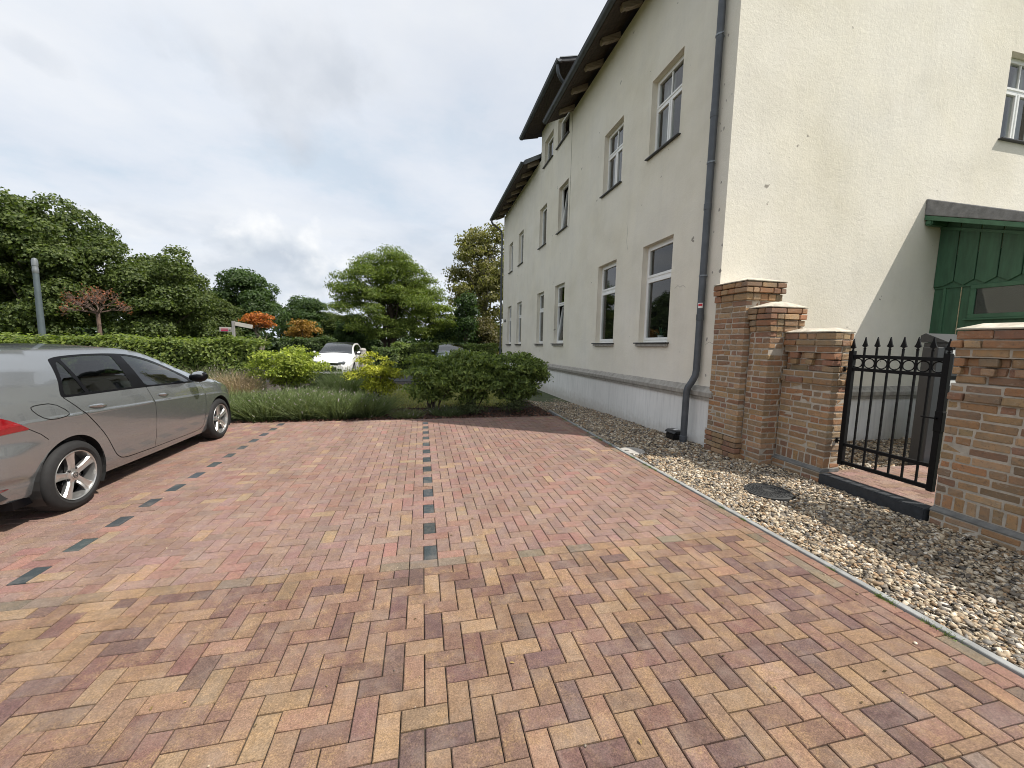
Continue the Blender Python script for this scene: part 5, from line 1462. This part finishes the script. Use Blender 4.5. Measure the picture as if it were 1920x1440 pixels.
# ---- hedges
def hedge(label, x0, x1, y0, y1, z0, z1, density, size, ca, cb, bump=.10):
    n = int(((x1-x0)*(z1-z0)*1.2+(x1-x0)*(y1-y0)*1.4)*density)
    P = np.empty((n, 3)); Nn = np.zeros((n, 3)); top = rng.random(n) < .52
    P[:, 0] = rng.uniform(x0, x1, n); P[:, 1] = np.where(top, rng.uniform(y0, y1, n), y0); P[:, 2] = np.where(top, z1, rng.uniform(z0, z1, n))
    Nn[top, 2] = 1; Nn[~top, 1] = -1
    ph = .6*np.sin(P[:, 0]*2.1)+.5*np.sin(P[:, 0]*4.7+1)+.4*np.sin(P[:, 0]*9.3+P[:, 2]*5)
    P[:, 2] += np.where(top, ph*bump*.6, 0); P[:, 1] += np.where(top, 0, np.sin(P[:, 0]*3.7+P[:, 2]*6)*bump*.8)
    P += rng.normal(0, .055, P.shape)*np.array([1, 1.3, 1.0])
    V, F, C = leaves(P, Nn+np.array([0, -.2, .5]), size, .6, leaf_cols(n, ca, cb, .22), .05)
    h = thing('hedge', label, 'hedge', ((x0+x1)/2, (y0+y1)/2, z0))
    tag(npmesh('foliage', V, F, 'leaves', C, False, h), kind='stuff')
    m = MB(); x = x0+.2
    while x < x1: m.tube([(x, (y0+y1)/2, z0-.2), (x+rnd.uniform(-.1, .1), (y0+y1)/2+rnd.uniform(-.1, .1), z1-.25)], [.025, .01], 5); x += .3
    m.build('stems', 'bark', h)
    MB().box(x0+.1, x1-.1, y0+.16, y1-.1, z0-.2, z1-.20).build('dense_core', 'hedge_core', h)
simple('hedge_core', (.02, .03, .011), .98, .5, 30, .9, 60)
hedge('long clipped hedge running behind the silver car to the signpost', -16, -4.55, 12.3, 13.5, -.15, 1.40, 1050, .095, (.035, .058, .012), (.135, .165, .035))
hedge('low hedge beyond the dark shrubs at the end of the house', -1.6, 4.2, 22.6, 23.5, -.3, 1.30, 420, .13, (.045, .07, .016), (.13, .16, .04))
hedge('dark hedge patch behind the white car', -7.6, -4.9, 24.0, 25.0, -.35, 1.45, 420, .13, (.02, .036, .012), (.06, .085, .025))
hedge('short hedge between the white car and the light green tree', -2.4, -1.2, 20.6, 21.4, -.3, 1.05, 420, .12, (.025, .045, .012), (.075, .10, .028))

# ---- garden bed: soil, lawn
V, F = grid_sheet(-9.5, KX, PY1+.05, 21.8, 24, 30, lambda x, y: -.045-.0135*(y-8.2)+.012*np.sin(x*4+y*3))
tag(npmesh('garden_soil', V, F, 'soil', smooth=True), 'dark bark mulch bed at the end of the bays', kind='structure')
V, F = grid_sheet(-3.2, 2.6, 9.75, 15.5, 24, 24, lambda x, y: -.030-.0135*(y-8.2)+.010*np.sin(x*3+y*2))
tag(npmesh('lawn', V, F, 'lawn_green', smooth=True), 'small patch of lawn behind the shrubs', kind='structure')
V, F = grid_sheet(-9.5, 4.2, 17.0, 29, 6, 6, lambda x, y: -.030-.0135*(y-8.2))
tag(npmesh('parking_road', V, F, 'asphalt', smooth=True), 'asphalt of the far parking places', kind='structure')
n = 16000
P = np.stack([rng.uniform(-3.2, 2.6, n), rng.uniform(9.75, 13.5, n), np.zeros(n)], -1); P[:, 2] = -.03-.0135*(P[:, 1]-8.2)
def blades(P, D, length, width, cols, curve=.25, seg=2):
    """thin bent strips rising from P along D"""
    n = len(P); L_ = (length*rng.uniform(.6, 1.2, n))[:, None] if np.isscalar(length) else length[:, None]
    side = unit(np.cross(D, rng.normal(size=(n, 3)))); bend = unit(np.stack([D[:, 0], D[:, 1], -np.abs(D[:, 2])*.3], -1)+rng.normal(0, .3, (n, 3)))
    rows = []
    for k in range(seg+1):
        t = k/seg; c = P + D*L_*t + bend*L_*curve*t*t; w = width*(1-.75*t)
        rows += [c-side*w/2, c+side*w/2]
    V = np.stack(rows, 1); m = 2*(seg+1)
    F = np.array([(2*k, 2*k+1, 2*k+3, 2*k+2) for k in range(seg)])
    return V.reshape(-1, 3), (F[None]+m*np.arange(n)[:, None, None]).reshape(-1, 4), np.repeat(cols, m, 0)
D = unit(rng.normal(0, .35, (n, 3))+np.array([0, 0, 1]))
a = blades(P, D, .06, .012, leaf_cols(n, (.13, .14, .04), (.28, .26, .10)), .3, 1)
tag(npmesh('lawn_grass', a[0], a[1], 'stalks', a[2]), 'short yellowish grass of the small lawn', 'grass', kind='stuff')
# bark chips
n = 6500
P = np.stack([rng.uniform(-3.5, KX-.02, n), PY1+.07+rng.random(n)**1.3*2.2, np.zeros(n)], -1); P[:, 2] = -.032-.0135*(P[:, 1]-8.2)+rng.uniform(0, .02, n)
a = leaves(P, np.tile([0, 0, 1.], (n, 1)), .055, .45, leaf_cols(n, (.035, .02, .015), (.12, .062, .045), .3), 0, .1)
tag(npmesh('bark_mulch', a[0], a[1], 'bark_chips', a[2]), 'reddish brown bark chips strewn over the bed', 'mulch', kind='stuff')

# ---- lavender
def lavender(label, x, y, r, h, n, lean=0.0, ca=(.040, .060, .020), cb=(.120, .145, .062)):
    n = int(n*1.35)
    t = thing('lavender_bush', label, 'lavender', (x, y, ground_z(y)), 'lavender clumps at the end of the bay')
    a = rng.uniform(0, 2*np.pi, n); q = np.sqrt(rng.random(n))
    base = np.stack([np.cos(a)*q*r*.62, np.sin(a)*q*r*.55, rng.random(n)**2*h*.3], -1)
    D = unit(np.stack([np.cos(a)*q*.75*r/h, np.sin(a)*q*.65*r/h, np.ones(n)], -1)+rng.normal(0, .30, (n, 3)))
    L_ = (h*rng.uniform(.5, 1.08, n)-base[:, 2])/np.maximum(D[:, 2], .6)*(1-.22*q*q)
    V, F, C = blades(base, D, L_, .011, leaf_cols(n, ca, cb, .2), .10, 3)
    # leaflets along the stalks
    k = n*3; i = rng.integers(0, n, k); s = rng.uniform(.25, .95, k)[:, None]
    P = base[i]+D[i]*L_[i][:, None]*s+rng.normal(0, .012, (k, 3))
    lv = leaves(P, D[i]+rng.normal(0, .6, (k, 3)), .042, .22, leaf_cols(k, ca, cb, .2), -.6)
    V2, F2, C2 = merge([(V, F, C), lv])
    tag(npmesh('stalks', V2, F2, 'stalks', C2, False, t, True), kind='stuff')
    m = int(n*.05); i = rng.integers(0, n, m); P = base[i]+D[i]*L_[i][:, None]*1.04
    hd = leaves(P, D[i], .05, .28, leaf_cols(m, (.13, .11, .12), (.24, .21, .22), .2), -1.2)
    tag(npmesh('flower_heads', hd[0], hd[1], 'stalks', hd[2], False, t, True), kind='stuff')
lavender('lavender clump right at the front wheel of the silver car', -3.05, 8.75, .62, .60, 1900)
lavender('lavender clump second from the silver car, by the paving edge', -2.35, 8.80, .62, .60, 2000)
lavender('lavender clump in the middle of the front row', -1.70, 8.75, .55, .58, 1800)
lavender('lavender clump at the right end of the front row', -1.15, 8.85, .52, .52, 1600)
lavender('lavender clump hidden ahead of the silver car', -3.9, 9.1, .6, .6, 1400)
lavender('lavender clump in the back row left of the golden shrub', -2.75, 9.7, .6, .60, 1400)
lavender('lavender clump below the bonnet of the white car', -1.98, 11.5, .72, .98, 2200, ca=(.034, .052, .02), cb=(.095, .12, .055))
lavender('lavender clump between the two golden shrubs', -2.55, 11.3, .5, .68, 1200, ca=(.034, .052, .02), cb=(.095, .12, .055))
lavender('tall grey green tuft along the foot of the hedge', -5.2, 11.4, .8, .95, 1500, ca=(.055, .062, .032), cb=(.15, .15, .09))
lavender('pale dry ornamental grass tuft left of the larger golden shrub', -4.45, 10.9, .42, .86, 1300, ca=(.15, .11, .072), cb=(.27, .215, .15))
lavender('low dark tuft under the middle of the dark shrubs', .55, 8.75, .42, .24, 700, ca=(.03, .045, .02), cb=(.09, .11, .045))
lavender('low dark tuft right of the bark patch', -.30, 8.6, .34, .20, 600, ca=(.05, .06, .025), cb=(.13, .14, .06))

# ---- leafy shrubs
def shrub(label, x, y, rx, ry, z0, z1, k, br, density, size, aspect, ca, cb, seed, droop=.35, flat=.55, group=None, nstem=14):
    t = thing('shrub', label, 'shrub', (x, y, ground_z(y)), group)
    R = np.random.default_rng(seed); blobs = []
    zc, rz = (z0+z1)/2, (z1-z0)/2
    for i in range(k):
        d = unit(R.normal(size=3)); q = R.uniform(.6, 1.0) if i < k*.8 else R.uniform(.1, .6); b = br*R.uniform(.7, 1.3)
        wid = 1.0 if d[2] > -.2 else 1-.45*(-d[2]-.2)
        blobs.append(((d[0]*q*(rx-b*.5)*wid, d[1]*q*(ry-b*.5)*wid, zc+d[2]*q*(rz-b*.35)), (b, b, b*flat)))
    P, Nn = blob_points(blobs, density, .45)
    Nn = unit(Nn+np.array([0, -.1, .7]))
    V, F, C = leaves(P, Nn, size, aspect, leaf_cols(len(P), ca, cb, .2), droop)
    tag(npmesh('foliage', V, F, 'leaves', C, False, t, True), kind='stuff')
    m = MB(); rr = random.Random(seed)
    for c, _ in rr.sample(blobs, min(nstem, len(blobs))):
        e = Vector(c); b = Vector((rr.uniform(-.1, .1), rr.uniform(-.1, .1), -.05))
        m.tube([b, b.lerp(e, .45)+Vector((0, 0, .10)), e], [.016, .012, .004], 5)
    m.build('stems', 'bark', t, local=True)
SG = 'leafy shrubs of the bed'
GD1, GD2 = (.10, .125, .018), (.36, .36, .055)
shrub('wide yellow green shrub in front of the white car, left', -3.45, 11.35, 1.12, .8, .28, 1.50, 60, .26, 3000, .082, .5, (.07, .10, .016), (.245, .275, .045), 61, .3, .5, SG)
shrub('bright golden yellow shrub standing alone right of the white car', -1.12, 10.2, .66, .55, .10, 1.42, 46, .22, 3300, .072, .5, (.10, .12, .016), (.33, .32, .04), 63, .3, .55, SG)
DK1, DK2 = (.042, .068, .018), (.185, .225, .062)
shrub('large dark green shrub right of the golden one', .22, 9.15, .86, .68, .14, 1.50, 62, .27, 2600, .088, .46, DK1, DK2, 65, .5, .5, SG)
shrub('middle one of the dark green shrubs in the house shade', 1.15, 9.25, .9, .7, .12, 1.54, 66, .28, 2600, .09, .46, DK1, DK2, 67, .5, .5, SG)
shrub('dark green shrub nearest the white plinth of the house', 2.15, 9.25, .98, .72, .12, 1.50, 70, .28, 2600, .092, .46, (.040, .064, .018), (.165, .205, .06), 69, .55, .5, SG)
shrub('low rounded dark bush at the paving edge under the shrubs', 1.05, 8.62, .42, .36, .02, .42, 14, .16, 3800, .05, .45, (.02, .03, .011), (.065, .075, .03), 71, .2, .7, SG, 6)
shrub('low dark bush at the right end of the bed', 2.0, 8.8, .45, .36, .02, .40, 14, .16, 3600, .05, .45, (.02, .03, .011), (.065, .075, .03), 73, .2, .7, SG, 6)

# ---- lamp post, signpost, small stone figure
lp = thing('lamp_post', 'short grey tapered lamp column with pale cap behind the silver car', 'lamp post', (-9.8, 13.9, -.25))
prof = [(.085, 0), (.082, .4), (.070, 2.2), (.060, 3.46)]
MB().lathe(prof, 20, (-10.45, 13.9, -.25)).build('column', 'lamp_grey', lp, smooth=40)
MB().lathe([(.061, 3.461), (.066, 3.47), (.066, 3.58), (.060, 3.60), (.060, 3.66), (.066, 3.67), (.066, 3.80), (.05, 3.86), (.02, 3.88)], 20, (-10.45, 13.9, -.25)).build('cap', 'lamp_cap', lp, smooth=30)
sg = thing('signpost', 'small grey signpost with two finger boards above the hedge', 'signpost', (-6.52, 16, -.3))
MB().box(-6.56, -6.48, 15.96, 16.04, -.3, 2.12).build('post', 'sign_post', sg, bevel=.006)
b1 = MB().box(-6.95, -6.57, 15.97, 16.0, 1.74, 1.90).build('finger_board', 'sign_beige', sg, bevel=.004)
mk = MB().box(-6.90, -6.68, 15.962, 15.969, 1.76, 1.81)
for k in range(7): mk.box(-6.90+k*.034, -6.90+k*.034+.022, 15.962, 15.969, 1.825, 1.85)
mk.build('lettering', 'sign_red', b1)
MB().box(-6.655, -6.60, 15.962, 15.969, 1.785, 1.815).build('arrow_mark', 'hub_dark', b1)
b2 = MB(); b2.bar((-6.47, 16, 2.03), (-5.95, 16.1, 1.93), .025, .14); b2.build('finger_board', 'sign_beige', sg, bevel=.004)
sf = thing('garden_stone', 'small pale weathered stone figure beside the white car', 'stone', (-2.9, 19, -.2))
MB().lathe([(.14, -.2), (.16, .3), (.15, .6), (.19, .75), (.2, .9), (.15, 1.0), (.14, 1.05), (.16, 1.15), (.12, 1.22), (.02, 1.24)], 14, (-2.75, 20, -.1)).build('stone', 'disc_concrete', sf, smooth=30)

# ---- fallen leaves and bits blown over paving and pebbles
n = 150
P = np.stack([rng.uniform(-2.4, 4.2, n), rng.uniform(1.0, 7.8, n), np.full(n, .006)], -1); P[:, 2] += np.where(P[:, 0] > 2.95, .012, 0)
a = leaves(P, np.tile([0, 0, 2.5], (n, 1)), .020, .5, leaf_cols(n, (.05, .035, .018), (.17, .12, .05), .3), 0, .3)
tag(npmesh('fallen_leaves', a[0], a[1], 'bark_chips', a[2]), 'tiny dry leaves scattered on the paving and pebbles', 'leaves', kind='stuff')
# weeds in the joint along the edging
n = 900; c = rng.uniform(1.4, 8.0, 26); i = rng.integers(0, 26, n)
P = np.stack([KX-.004+rng.normal(0, .008, n), c[i]+rng.normal(0, .02, n), np.zeros(n)], -1)
D = unit(rng.normal(0, .7, (n, 3))+np.array([0, 0, 1.0])); D[:, 2] = np.abs(D[:, 2])
a = blades(P, D, .03, .004, leaf_cols(n, (.05, .08, .02), (.12, .15, .04)), .4, 1)
tag(npmesh('joint_weeds', a[0], a[1], 'stalks', a[2]), 'small weeds sprouting along the concrete edging', 'weeds', kind='stuff')
